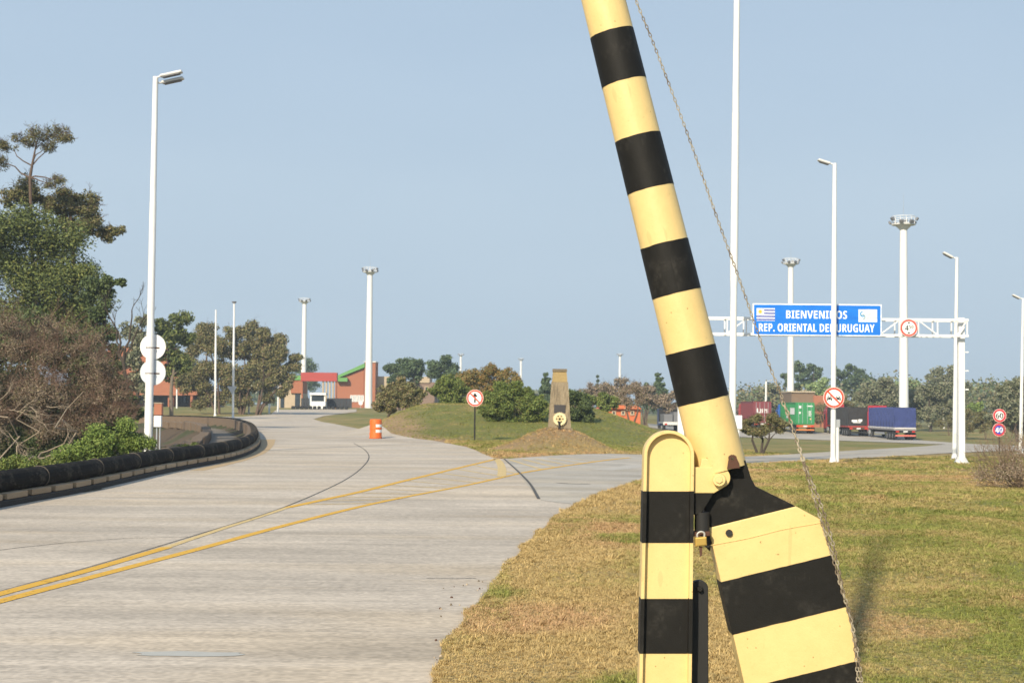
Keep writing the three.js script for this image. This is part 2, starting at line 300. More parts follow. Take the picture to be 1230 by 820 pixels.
const stain = (x, d) => {                                             // tyre dirt and weather stains lying across the slabs, a dirty joint with a pale patched strip beside it
  const n = fbm(x * 0.20, d * 0.14, 91, 4), m = fbm(x * 0.32, d * 1.5, 93, 3), b = sstep(0.45, 0.72, fbm(x * 0.22, d * 0.8, 95, 3)), w = 0.25 * (vnoise(x * 0.9, 3, 97) - 0.5) + 0.12 * (vnoise(x * 4, 5, 98) - 0.5);
  let k = 0.82 + 0.22 * n + 0.50 * (m - 0.45) * (0.5 + vnoise(x * 0.3, d * 0.2, 90));
  k *= 1 - 0.16 * Math.exp(-(((d - 10.75 - w) / 0.22) ** 2)) * (0.4 + vnoise(x * 0.8, d, 99)) + 0.0; k *= 1 + 0.10 * Math.exp(-(((d - 10.2 - w) / 0.16) ** 2));
  k = Math.min(1.12, k); return [k, k * (1 - 0.035 * b), k * (1 - 0.10 * b)];
};
const M_concrete = std(rgb(0.70, 0.622, 0.530), 0.9, { map: rep(concreteTex, 1), bumpMap: rep(concreteBump, 1), bumpScale: 0.004, vertexColors: true });
const M_asphalt = std(rgb(0.53, 0.485, 0.42), 0.92, { map: asphaltTex, vertexColors: true });
const road = structure('concrete_road', drape(mainRoad, 0.02, 9, stain), M_concrete);
const laneMesh = structure('branch_road', drape(lane, 0.024, 4, stain), M_asphalt);
structure('lorry_lane', drape(lorryLane, 0.022, 4, stain), M_asphalt);
const M_joint = std(rgb(0.085, 0.08, 0.075), 0.9, { map: rep(mottle, 4) });
const wornYellow = (r, g, b, s) => { const t = tex(256, 256, (u, v) => { const n = 0.5 * pn(u, v, 20, s) + 0.5 * pn(u, v, 70, s + 1), k = n > 0.72 ? 0.62 : 0.86 + 0.14 * n; return [k, k * 0.97, k * 0.9]; }); return std(rgb(r, g, b), 0.85, { map: t }); };
const M_lineYellow = wornYellow(0.72, 0.42, 0.045, 101), M_lineFaint = wornYellow(0.66, 0.50, 0.24, 105), M_linePale = std(rgb(0.50, 0.46, 0.40), 0.9, { map: rep(mottle, 3) });
const paintLine = (name, pxs, w0, mat, parent, lift = 0.0245, w1 = w0) => part(name, drape(ribbonPlan(smoothLine(pxs.map((p) => gr(...p)), 0.8), w0, w1), lift, 1.5), mat, parent);
paintLine('yellow_line', [[-60, 742], [0, 725], [120, 693], [240, 661], [330, 636], [430, 610.5], [483, 599], [560, 584], [625, 569.3]], 0.14, M_lineYellow, road, 0.0245, 0.12);
paintLine('yellow_line', [[625, 569.3], [660, 563.5], [700, 557.5], [757, 550.5]], 0.15, M_lineYellow, laneMesh, 0.0285, 0.13);
paintLine('yellow_line', [[-60, 733], [0, 716], [100, 689], [200, 659.5]], 0.14, M_lineYellow, road);
paintLine('worn_yellow_line', [[200, 659.5], [260, 639], [320, 619.5], [345, 611]], 0.10, M_lineFaint, road);
paintLine('yellow_line', [[345, 611], [430, 592.5], [480, 580], [540, 565.5], [596, 552]], 0.15, M_lineYellow, road);
paintLine('yellow_line', [[596, 551.6], [600, 556], [603, 564], [602.5, 573.5]], 0.22, M_lineFaint, road);
for (let k = 0; k < 11; k++) {                                         // worn hatching between the two lines
  const t = k / 11, a = [lerp(366, 588, t), lerp(607.5, 554.5, t)], b = [lerp(452, 640, t), lerp(605.5, 566.5, t)];
  paintLine('hatch_stripe', [a, [(a[0] + b[0]) / 2, (a[1] + b[1]) / 2], b], 0.10, M_lineFaint, road, 0.0235);
}
for (let k = 0; k < 5; k++) { const t = k / 5; paintLine('hatch_stripe', [[lerp(612, 690, t), lerp(553, 549.5, t)], [lerp(650, 735, t), lerp(564.5, 553, t)]], 0.10, M_lineFaint, laneMesh, 0.0275); }
paintLine('pale_patch', [[722, 565.5], [745, 563], [772, 559.5]], 0.6, M_linePale, laneMesh, 0.0265);
paintLine('sand_drift', [[236, 566], [262, 560], [290, 552.5], [310, 544], [319, 535], [321, 528]], 0.35, std(rgb(0.50, 0.36, 0.20), 0.95, { map: rep(mottle, 3) }), road, 0.0232, 0.75);
// expansion joints and cracks
paintLine('joint', [[605, 551.5], [622, 567], [637, 583], [647, 600.5]], 0.045, M_joint, laneMesh, 0.031, 0.06);
paintLine('joint', [[-60, 730], [0, 713], [100, 685.5], [180, 661.5], [250, 640], [310, 621.5], [345, 609], [385, 592], [415, 577], [434, 563], [443, 550], [438, 541], [425, 533]], 0.016, M_joint, road, 0.027, 0.035);
paintLine('joint', [[-40, 668], [60, 655.5], [160, 648], [230, 646.5]], 0.018, M_joint, road, 0.0228);
paintLine('joint', [[430, 551], [500, 550.3], [560, 549.3], [600, 551]], 0.03, M_joint, road, 0.0228);
paintLine('crack', [[668, 581], [685, 582.3], [709, 582.8]], 0.09, M_joint, laneMesh, 0.027);
paintLine('crack', [[512, 697], [540, 697.4], [572, 696.8]], 0.018, M_joint, road, 0.0228);
{ const [x, d] = g0(225, 789); part('filled_patch', drape(Array.from({ length: 18 }, (_, i) => { const a = i / 18 * 6.283, r = 0.8 + 0.4 * hash2(i, 3); return [x + Math.cos(a) * 0.38 * r, d + Math.sin(a) * 0.10 * r]; }), 0.0228, 1, null, { detail: 0.3 }), std(rgb(0.46, 0.45, 0.41), 0.9, { map: mottle }), road); }
{ const r = rngOf(5), gs = new THREE.DodecahedronGeometry(1, 0);
  for (let i = 0; i < 46; i++) { const px = 520 + r() * 90, py = 700 + r() * 118, [x, d] = g0(px, py), s = 0.004 + 0.007 * r(); const e = distLine(x, d, roadEdges[0]); if (!inPoly(x, d, mainRoad) || e > 0.9) continue; piece('pebble', gs, [M.concreteTan, M.rust, M.beige][i % 3], road, V(x, G(x, d) + 0.02 + s * 0.5, -d), [r() * 3, r() * 3, r() * 3], [s * 1.4, s, s]); } }
// ---------------------------------------------------------------- the low parapet: tarred pipe rail on concrete blocks over a black kerb
console.log('parapet');
{
  const par = thing('parapet_wall', 'long curving parapet with black tarred pipe rail on tan concrete blocks', 'wall', onG(wallRaw[2][0], wallRaw[2][1]));
  const line = WALL.slice(8), n = line.length;
  const frame = (i) => { const [ax, ad] = line[Math.max(0, i - 1)], [bx, bd] = line[Math.min(n - 1, i + 1)], l = Math.hypot(bx - ax, bd - ad); return { t: [(bx - ax) / l, (bd - ad) / l], nrm: [-(bd - ad) / l, (bx - ax) / l] }; };
  const off = (i, o, y) => { const { nrm } = frame(i), [x, d] = line[i]; return V(x + nrm[0] * o, G0(x, d) + y, -(d + nrm[1] * o)); };   // o > 0 is away from the road
  const strip = (i0, i1, prof) => {                                     // sweep a closed profile [o, y] along the wall from i0 to i1
    const p = [], uv = []; let s = 0;
    const ring = (i) => prof.map(([o, y]) => off(i, o, y));
    for (let i = i0; i < i1; i++) { const A = ring(i), B = ring(i + 1), L = A[0].distanceTo(B[0]); let q = 0; for (let k = 0; k < prof.length; k++) { const k2 = (k + 1) % prof.length, w = A[k].distanceTo(A[k2]); for (const [v, a, b] of [[A[k], s, q], [A[k2], s, q + w], [B[k2], s + L, q + w], [A[k], s, q], [B[k2], s + L, q + w], [B[k], s + L, q]]) { p.push(v.x, v.y, v.z); uv.push(a, b); } q += w; } s += L; }
    for (const i of [i0, i1]) { const R = ring(i); for (let k = 1; k < R.length - 1; k++) for (const v of [R[0], R[k], R[k + 1]]) { p.push(v.x, v.y, v.z); uv.push(0, 0); } }
    const g = new THREE.BufferGeometry(); g.setAttribute('position', new THREE.Float32BufferAttribute(p, 3)); g.setAttribute('uv', new THREE.Float32BufferAttribute(uv, 2)); g.computeVertexNormals(); return g;
  };
  const kerb = [[-0.02, -0.25], [-0.02, 0.105], [0.0, 0.12], [0.55, 0.12], [0.55, -0.8]];
  const pipe = Array.from({ length: 18 }, (_, k) => { const a = k / 18 * Math.PI * 2; return [0.27 + Math.cos(a) * 0.185, 0.385 + Math.sin(a) * 0.185]; });
  const M_kerb = std(rgb(0.045, 0.036, 0.028), 0.95, { map: rep(mottle, 0.8), bumpMap: rep(grainBump, 2), bumpScale: 0.01 });
  const M_jointRing = std(rgb(0.17, 0.14, 0.105), 0.95, { map: rep(mottle, 2) });
  const M_back = std(rgb(0.20, 0.14, 0.09), 0.95, { map: rep(mottle, 0.7), bumpMap: rep(grainBump, 2), bumpScale: 0.012 });
  part('kerb', strip(0, n - 1, kerb), M_kerb, par, 'black tarred kerb at the foot of the parapet');
  part('backing_wall', strip(0, n - 1, [[0.40, -0.7], [0.40, 0.47], [0.56, 0.47], [0.56, -0.7]]), M_back, par, 'weathered brown concrete backing of the parapet');
  for (let i = 0; i < n - 1; i += 3) { const e = Math.min(n - 1, i + 3); part('pipe_section', strip(i, e, pipe), M.tar, par); if (e < n - 1) { const c = off(e, 0.27, 0.385), f = frame(e); const g = new THREE.TorusGeometry(0.187, 0.008, 5, 18); g.rotateY(Math.atan2(f.t[0], -f.t[1])); part('pipe_joint', g.translate(c.x, c.y, c.z), M_jointRing, par); } }
  const mats = [0, 1, 2].map((k) => std(rgb(0.66 - 0.08 * k, 0.48 - 0.06 * k, 0.30 - 0.04 * k), 0.95, { map: rep(mottle, 1 + k * 0.4), bumpMap: rep(grainBump, 2), bumpScale: 0.01 }));
  for (let i = 0; i < n - 1; i++) { const a = off(i, 0, 0), b = off(i + 1, 0, 0), c = off(i, 0.17, 0.155).lerp(off(i + 1, 0.17, 0.155), 0.5), L = a.distanceTo(b), g = new RoundedBoxGeometry(L - 0.2 - 0.06 * hash2(i, 9), 0.10, 0.34, 1, 0.012); g.rotateY(Math.atan2(-(b.z - a.z), b.x - a.x)); part('block', g.translate(c.x, c.y + 0.02, c.z), mats[Math.floor(hash2(i, 2) * 3)], par); }
  // the sunk concrete apron inside the bend, with a broken inner edge
  const inner = (o0, o1, i0, i1) => { const L = [], R = []; for (let i = i0; i <= i1; i++) { const a = off(i, o0, 0), b = off(i, o1, 0); L.push([a.x, -a.z]); R.push([b.x, -b.z]); } return [...L, ...R.reverse()]; };
  const i0 = line.findIndex(([x, d]) => d > 50), i1 = n - 8;
  const apron = new THREE.Mesh(drape(inner(0.6, 2.5, i0, i1), 0.03, 2), std(rgb(0.20, 0.165, 0.125), 0.95, { map: rep(mottle, 1) })); apron.name = 'concrete_apron'; apron.userData.kind = 'structure'; scene.add(shadowed(apron));
  const chunkGeo = new RoundedBoxGeometry(1, 1, 1, 1, 0.06), r = rngOf(12);
  for (let i = i0 + 2; i < i1; i += 2) { const c = off(i, 2.75 + 0.1 * r(), 0), y = G(c.x, -c.z), f = frame(i); piece('edge_stone', chunkGeo, M_back, apron, V(c.x, y + 0.18, c.z), [0.04 * r(), Math.atan2(f.t[1], f.t[0]), 0.05 * r()], [2.1, 0.5 + 0.2 * r(), 0.5]); }
}

// ---------------------------------------------------------------- boom barrier in the foreground
console.log('barrier');
{
  const DB = 6.7, base = onG(at(850, 500, DB).x, DB), bb = thing('boom_barrier', 'raised yellow and black striped road barrier with tilted counterweight', 'barrier', base);
  const P = (x, y, D = DB) => at(x, y, D);
  const S = (px) => px * DB / FPX;                                       // pixels to metres at the barrier
  // boom: tapered tube leaning left, black bands as thin sleeves
  const bx = (y) => 725 + 0.249 * y, foot = P(bx(556), 556), tip = P(bx(-1560), -1560), LEN = foot.distanceTo(tip), axis = tip.clone().sub(foot).normalize();
  const rad = (s) => 0.1125 - 0.0098 * s, along = (y) => P(bx(y), y).sub(foot).dot(axis);
  const seg = (s0, s1, e = 0, cap = false) => { const g = new THREE.CylinderGeometry(rad(s1) + e, rad(s0) + e, s1 - s0, 48, 1, !cap); if (e) { const q = g.attributes.position; for (let i = 0; i < q.count; i++) { const a = Math.atan2(q.getZ(i), q.getX(i)), up = q.getY(i) > 0 ? 1 : 2; q.setY(i, q.getY(i) + 0.0028 * (vnoise(Math.cos(a) * 4 + s0 * 31, Math.sin(a) * 4 + up * 9, 311) - 0.5)); } } const uv = g.attributes.uv; for (let i = 0; i < uv.count; i++) uv.setXY(i, uv.getX(i) * 0.7, s0 + uv.getY(i) * (s1 - s0)); return g.translate(0, (s0 + s1) / 2, 0).applyQuaternion(new THREE.Quaternion().setFromUnitVectors(V(0, 1, 0), axis)).translate(foot.x, foot.y, foot.z); };
  const boom = part('boom', seg(-0.03, LEN, 0, true), M.yellow, bb, 'tapered yellow boom tube with black bands');
  let bands = [[481, 419.5], [353, 293], [228, 165], [100, 40]]; for (let k = 0, y = -24; k < 12; k++, y -= 126) bands.push([y, y - 62]);
  for (const [a, b] of bands) part('black_band', seg(along(a), along(b), 0.0012), M.black, boom);
  // counterweight box behind the pivot
  const outline = [[866, 570], [889, 552], [896, 553], [903, 575], [908, 584], [951, 605], [990, 627], [1031, 781], [1035, 905], [916, 905], [894, 820], [851, 633], [845, 600]];
  const clip = (poly, lo, hi) => { const v = ([x, y]) => y + 0.248 * x; for (const [lim, sg] of [[lo, 1], [hi, -1]]) { const out = []; poly.forEach((p, i) => { const q = poly[(i + 1) % poly.length], a = sg * (v(p) - lim), b = sg * (v(q) - lim); if (a >= 0) out.push(p); if ((a >= 0) !== (b >= 0)) { const t = a / (a - b); out.push([lerp(p[0], q[0], t), lerp(p[1], q[1], t)]); } }); poly = out; } return poly; };
  const ragged = (poly, vs) => { const v = ([x, y]) => y + 0.248 * x, out = []; poly.forEach((p, i) => { const q = poly[(i + 1) % poly.length]; out.push(p); for (const lim of vs) if (Math.abs(v(p) - lim) < 0.5 && Math.abs(v(q) - lim) < 0.5) for (let k = 1; k < 24; k++) out.push([lerp(p[0], q[0], k / 24), lerp(p[1], q[1], k / 24) + 0.5 * (vnoise(lerp(p[0], q[0], k / 24) * 0.14, lim, 313) - 0.5) + 0.25 * (hash2(k, lim, 5) - 0.5)]); }); return out; };
  const grow = (poly, s) => { const c = poly.reduce((a, p) => [a[0] + p[0] / poly.length, a[1] + p[1] / poly.length], [0, 0]); return poly.map(([x, y]) => [c[0] + (x - c[0]) * s, c[1] + (y - c[1]) * s]); };
  const cw = part('counterweight', extrudePx(clip(outline, 845, 5000), DB - 0.055, 0.13, 0.005), M.yellow, bb, 'flat tapered yellow steel counterweight box with black bands');
  part('neck_plate', extrudePx(clip(outline, 0, 845), DB - 0.0555, 0.131, 0.004), M.black, bb, 'black painted steel neck joining boom and counterweight');
  for (const [a, b] of [[914, 980.7], [1049, 1116]]) { const poly = ragged(clip(outline, a, b), [a, b]); part('black_band', extrudePx(grow(poly, 1.0).map(([x, y]) => [x + (x > 940 ? 0.6 : -0.6), y]), DB - 0.0568, 0.1336), M.black, cw); }
  part('weld_seam', tube([P(853, 655, DB - 0.056), P(900, 646, DB - 0.056), P(940, 636, DB - 0.056), P(988, 627.5, DB - 0.056)], 0.0018, 5), M.yellow, cw);
  part('hinge_hole', bar(P(876, 640, DB - 0.05), P(876, 640, DB - 0.066), 0.016, 0.014, 12), M.darkSteel, cw);
  part('edge_lip', beam(P(952, 606.5, DB - 0.02), P(988, 626, DB - 0.02), 0.012, 0.006), M.yellow, cw);
  // post: a channel with rounded head, lips and recessed web
  const pl = (y) => 773.5 - 0.0215 * (y - 560), pr = (y) => 834 - 0.012 * (y - 560), D0 = DB - 0.13, depth = 0.10, lip = 4.0;
  const zone = (y0, y1, e) => { const mk = (a0, b0, a1, b1, D, dep) => extrudePx([[a0(y0) - e, y0], [b0(y0) + e, y0], [b1(y1) + e, y1], [a1(y1) - e, y1]], D, dep); const L = (y) => pl(y) + lip, R = (y) => pr(y) - lip; return merge([mk(pl, L, pl, L, D0 - e * 0.003, depth), mk(R, pr, R, pr, D0 - e * 0.003, depth), mk((y) => pl(y) + lip - 0.4, (y) => pr(y) - lip + 0.4, (y) => pl(y) + lip - 0.4, (y) => pr(y) - lip + 0.4, D0 + 0.032 - e * 0.003, 0.008)]); };
  const arc = (r, cy, cx = 804) => Array.from({ length: 25 }, (_, k) => { const a = Math.PI - k / 24 * Math.PI; return [cx + Math.cos(a) * r, cy - Math.sin(a) * r]; });
  const pxShape = (pts) => pts.map(([x, y]) => { const q = at(x, y, D0); return new THREE.Vector2(q.x, q.y); });
  const head = new THREE.Shape(pxShape([[pl(590), 590], ...arc(30.2, 547), [pr(590), 590]]));
  head.holes.push(new THREE.Path(pxShape([[pr(590) - lip, 591], ...arc(30.2 - lip, 547).reverse(), [pl(590) + lip, 591]])));
  const rim = new THREE.Shape(pxShape([[pl(590), 590], ...arc(30.2, 547), [pr(590), 590], [pr(590) - lip, 590], ...arc(30.2 - lip, 547).reverse(), [pl(590) + lip, 590]]));
  const rimG = new THREE.ExtrudeGeometry(rim, { depth: depth - 0.006, bevelEnabled: true, bevelSize: 0.0015, bevelThickness: 0.003, bevelSegments: 2, bevelOffset: -0.0015 }).translate(0, 0, -D0 - depth + 0.003);
  const webG = extrudePx([[pl(590) + lip - 0.3, 590], ...arc(30.2 - lip + 0.3, 547), [pr(590) - lip + 0.3, 590]], D0 + 0.032, 0.008);
  const post = part('post', merge([rimG, webG, zone(652, 719, 0), zone(785, 948, 0)]), M.yellow, bb, 'round-headed yellow steel channel post with black bands');
  part('black_band', zone(590, 652, 0.3), M.black, post); part('black_band', zone(719, 785, 0.3), M.black, post);
  part('black_band', zone(850, 915, 0.5), M.black, post);
  part('foot_plate', box(base.x - 0.02, G(base.x, DB) + 0.02, -DB, 0.75, 0.05, 0.45, 0.01), M.darkSteel, bb);
  // bracket and pivot
  const plate = (pts, D, dep, m, par = bb, nm = 'pivot_bracket', b = 0.002) => part(nm, extrudePx(pts, D, dep, b), m, par);
  const arc2 = Array.from({ length: 13 }, (_, k) => { const a = Math.PI / 2 - k / 12 * 2.45; return [865 + Math.cos(a) * 12.5, 573.5 - Math.sin(a) * 12.5]; });
  const br = plate([[834, 561], ...arc2, [858, 592], [834, 592]], DB - 0.105, 0.03, M.yellow);
  plate([[834, 592.2], [857.5, 592.2], [842, 618], [834, 618]], DB - 0.105, 0.03, M.black, br, 'gusset');
  part('pivot_bolt', merge([bar(P(864, 576, DB - 0.10), P(864, 576, DB - 0.135), 0.0285, 0.026, 24), bar(P(864, 576, DB - 0.13), P(864, 576, DB - 0.142), 0.017, 0.015, 6)]), M.yellow, br);
  part('stop_lug', extrudePx([[841, 561.5], [843, 551], [851, 551], [854, 561.5]], DB - 0.10, 0.025, 0.003), M.yellow, br);
  const lug = new THREE.Shape(pxShape([[874, 563], [876, 551], ...Array.from({ length: 9 }, (_, k) => { const a = Math.PI - k / 8 * Math.PI; return [880.5 + Math.cos(a) * 5, 550 - Math.sin(a) * 4]; }), [888, 556], [889, 562]]));
  lug.holes.push(new THREE.Path(pxShape(Array.from({ length: 12 }, (_, k) => [880.5 + Math.cos(k / 12 * 6.283) * 1.9, 551 + Math.sin(k / 12 * 6.283) * 1.9]))));
  part('rusty_lug', new THREE.ExtrudeGeometry(lug, { depth: 0.012, bevelEnabled: false }).translate(0, 0, -(DB - 0.115)), M.rust, bb);
  part('pivot_flange', extrudePx([[836, 563], [846, 559], [888, 549], [889, 556], [868, 566]], DB - 0.075, 0.15, 0.003), M.rust, bb);
  part('latch_cylinder', merge([bar(P(843.5, 642, DB - 0.08), P(843.5, 615, DB - 0.08), 0.031, 0.031, 20)]), M.darkSteel, bb);
  part('latch_plate', extrudePx([[831, 639], [853, 638], [853, 643.5], [831, 644.5]], DB - 0.115, 0.08, 0.002), M.rust, bb);
  part('latch_arm', extrudePx([[846, 598], [853, 590], [858, 640], [853, 662], [847, 655]], DB - 0.05, 0.05, 0.002), M.darkSteel, bb);
  // stay bar beside the post
  const arc3 = Array.from({ length: 13 }, (_, k) => { const a = Math.PI - k / 12 * Math.PI; return [840.3 + Math.cos(a) * 10.7, 706 - Math.sin(a) * 9]; });
  const stay = part('stay_bar', extrudePx([[829, 946], ...arc3, [851.5, 946]], DB - 0.05, 0.045, 0.004), M.darkSteel, bb, 'upright black steel stay bar with rounded top');
  part('stay_bolt', bar(P(841, 707, DB - 0.048), P(841, 707, DB - 0.072), 0.013, 0.012, 6), M.black, stay);
  // padlock with keys on the latch
  const lk = thing('padlock', 'small brass padlock with keys hanging from the barrier latch', 'padlock', P(842, 655, DB - 0.14));
  part('lock_body', extrudePx([[835, 645.5], [849, 644.5], [849.5, 655], [836, 656.5]], DB - 0.155, 0.03, 0.005), M.brass, lk);
  part('shackle', tube([P(838, 647, DB - 0.14), P(838, 641, DB - 0.14), P(842, 638.5, DB - 0.14), P(846, 640, DB - 0.14), P(846, 646, DB - 0.14)], 0.0042, 8), M.steel, lk);
  part('key', extrudePx([[840, 656], [844, 656], [843.5, 667], [841, 669]], DB - 0.142, 0.003), M.rust, lk);
  // chain from the boom down past the counterweight
  const cpx = [[738, -75], [751, -38], [764, 0], [785, 52], [809, 115], [833, 180], [861, 260], [890, 340], [908, 392], [925, 440], [940, 478], [952, 512], [968, 563], [985, 611], [1000, 661], [1012, 709], [1024, 750], [1032, 800], [1036, 860], [1038, 905]];
  const curve = new THREE.CatmullRomCurve3(cpx.map(([x, y], i) => P(x, y, DB - 0.05 - (y > 540 ? 0.05 : 0.0))));
  const chain = thing('chain', 'dull steel chain hanging from the striped boom down past its counterweight', 'chain', curve.getPointAt(1));
  const Lc = curve.getLength(), pitch = 0.0185, link = new THREE.TorusGeometry(0.0050, 0.0019, 5, 10).scale(1, 1.9, 1), big = new THREE.TorusGeometry(0.0064, 0.0027, 5, 10).scale(1, 1.55, 1), r = rngOf(3);
  const mats = [std(rgb(0.33, 0.285, 0.21), 0.7, { metalness: 0.2 }), std(rgb(0.18, 0.14, 0.095), 0.85), std(rgb(0.38, 0.33, 0.24), 0.7, { metalness: 0.2 })];
  const place = (s, k, g, dx) => { const u = clamp(s / Lc, 0, 1), p = curve.getPointAt(u), t = curve.getTangentAt(u), m = new THREE.Mesh(g, mats[Math.floor(r() * 3)]); m.name = 'link'; m.quaternion.setFromUnitVectors(V(0, -1, 0), t).multiply(new THREE.Quaternion().setFromAxisAngle(V(0, 1, 0), (k % 2 ? 1.15 : -0.4) + 0.4 * (r() - 0.5))); m.position.copy(p).sub(chain.position); m.position.x += dx; m.position.z += dx * 0.6; chain.add(shadowed(m)); };
  const lowS = Lc * 0.585;
  let k = 0; for (let s = 0; s < lowS; s += pitch) place(s, k++, link, 0);
  for (let s = lowS; s < Lc; s += 0.0205) place(s, k++, big, -0.004 + 0.004 * Math.sin(s * 9));
  for (let s = lowS + 0.02; s < Lc; s += 0.0205) place(s, k++, big, 0.005 + 0.005 * Math.sin(s * 7 + 2));
  part('hook_ring', new THREE.TorusGeometry(0.03, 0.005, 6, 18).translate(...curve.getPointAt(0).toArray()), M.steel, chain);
}
// ---------------------------------------------------------------- lamp posts, masts, signs
console.log('street furniture');
function canvasTex(w, h, draw) { const c = document.createElement('canvas'); c.width = w; c.height = h; draw(c.getContext('2d'), w, h); const t = new THREE.CanvasTexture(c); t.colorSpace = THREE.SRGBColorSpace; t.magFilter = THREE.LinearFilter; return t; }
function lampPost({ px, py, top, name = 'lamp_post', label, group = 'white lamp posts', r0 = 0.11, r1 = 0.055, dir = 1, arm = 1.1, rise = 0.32, twin = false, head = true, base: given, plinth = true }) {
  const b = given ?? gp(px, py), D = -b.z, tp = at(top[0], top[1], D), t = thing(name, label, 'lamp post', b, group), H = tp.y - b.y, tx = tp.x - b.x;
  const q = (h) => V(b.x + tx * h / H, b.y + h, b.z);
  part('pole', merge([bar(q(-0.05), q(H * 0.34), r0, r0 * 0.94, 14), bar(q(H * 0.34), q(H * 0.36), r0 * 0.96, r1 * 1.35, 14), bar(q(H * 0.36), q(H * 0.68), r1 * 1.35, r1 * 1.28, 14), bar(q(H * 0.68), q(H), r1 * 1.2, r1, 14)]), M.white, t);
  if (plinth) part('base_flange', merge([box(b.x, b.y + 0.03, b.z, r0 * 3.2, 0.05, r0 * 3.2), new THREE.CylinderGeometry(r0 * 1.05, r0 * 1.4, 0.2, 10).translate(b.x, b.y + 0.16, b.z)]), M.white, t);
  if (plinth) part('access_door', box(b.x, b.y + 0.95, b.z + r0 * 0.93, r0 * 0.85, 0.42, r0 * 0.2, 0.01), M.whiteWorn, t);
  if (head) for (const k of twin ? [0, 1] : [0]) {
    const e = q(H - 0.04 - k * 0.16), a = e.clone().add(V(dir * 0.18, 0.03, twin ? 0.12 - 0.24 * k : 0)), z = a.clone().add(V(dir * arm, rise, 0));
    part('lamp_arm', bar(e, a, 0.035, 0.03, 8), M.white, t);
    const g = new RoundedBoxGeometry(a.distanceTo(z), 0.085, 0.28, 2, 0.035); g.rotateZ(Math.atan2(z.y - a.y, z.x - a.x)); const c = a.clone().lerp(z, 0.5);
    const L = part('lamp_head', g.translate(c.x, c.y, c.z), M.whiteWorn, t);
    const g2 = new RoundedBoxGeometry(a.distanceTo(z) * 0.8, 0.05, 0.24, 2, 0.02); g2.rotateZ(Math.atan2(z.y - a.y, z.x - a.x)); part('lens', g2.translate(c.x, c.y - 0.052, c.z), M.lampDark, L);
  }
  return { t, b, q, H };
}
const P1 = lampPost({ base: under(178.5, 50.5), top: [186.5, 92], r0: 0.135, r1: 0.085, twin: true, arm: 0.70, rise: 0.16, label: 'tall white lamp post carrying two blank round sign backs behind the black-railed parapet' });
for (const y of [416, 447]) { const c = at(180.5, y, 50.5 - 0.2).add(V(0, 0, -0.32)), t = thing('round_sign', y < 420 ? 'upper blank back of a round sign on the tall lamp post' : 'lower blank back of a round sign on the tall lamp post', 'sign', c, 'sign backs on the lamp post'); part('disc', new THREE.CylinderGeometry(0.41, 0.41, 0.012, 40).rotateX(Math.PI / 2).translate(c.x, c.y, c.z), y < 420 ? M.white : M.signBack, t); for (const s of [-0.03]) part('clamp_band', merge([box(c.x, c.y + s, c.z + 0.02, 0.42, 0.035, 0.02), new THREE.TorusGeometry(0.135, 0.012, 6, 20).rotateX(Math.PI / 2).translate(P1.q(c.y - P1.b.y).x, c.y + s, P1.b.z)]), M.rust, t); }
{ const c = at(190, 508, 50.3), t = thing('meter_box', 'small white electrical box with a grey conduit beside the tall lamp post', 'electrical box', V(c.x, G(c.x, 50.3), c.z)); part('cabinet', box(c.x - 0.02, c.y + 0.05, c.z, 0.24, 0.36, 0.16, 0.02), M.white, t); part('conduit', merge([-0.05, 0.05].map((s) => bar(V(c.x + s, G(c.x, 50.3) - 0.05, c.z), V(c.x + s, c.y - 0.12, c.z), 0.025))), M.galv, t); }
const P883 = lampPost({ px: 879.5, py: 556.5, top: [886, -60], r0: 0.13, r1: 0.105, label: 'thickest white lamp post, rising out of view beside the end of the gantry' });
{ const c = at(886.5, 507, -P883.b.z), t = thing('meter_box', 'white electrical box on a slim post beside the thickest lamp post', 'electrical box', V(c.x, G(c.x, -c.z), c.z)); part('cabinet', box(c.x + 0.02, c.y, c.z + 0.05, 0.24, 0.5, 0.2, 0.02), M.white, t); part('conduit', bar(V(c.x + 0.01, G(c.x, -c.z) - 0.05, c.z + 0.05), V(c.x + 0.01, c.y - 0.24, c.z + 0.05), 0.055), M.white, t); }
const P1001 = lampPost({ px: 1001, py: 557, top: [1003, 196], r0: 0.1, r1: 0.075, dir: -1, arm: 0.45, rise: 0.14, label: 'white lamp post carrying the no overtaking sign' });
{ const c = at(1006, 513, -P1001.b.z + 0.1), t = thing('meter_box', 'slim white conduit with a small grey box behind the no overtaking sign post', 'electrical box', V(c.x, G(c.x, -c.z), c.z)); part('conduit', bar(V(c.x, G(c.x, -c.z) - 0.05, c.z), c, 0.075, 0.075, 10), M.white, t); part('cabinet', box(c.x, c.y + 0.14, c.z, 0.2, 0.3, 0.15, 0.02), M.galv, t); }
lampPost({ px: 1147, py: 552.5, top: [1150, 309], r0: 0.1, r1: 0.065, dir: -1, arm: 0.42, rise: 0.22, label: 'white lamp post standing just behind the gantry leg' });
lampPost({ px: 1226.5, py: 545, top: [1229.5, 358], r0: 0.1, r1: 0.065, dir: -1, arm: 0.42, rise: 0.2, label: 'white lamp post behind the bare bush' });
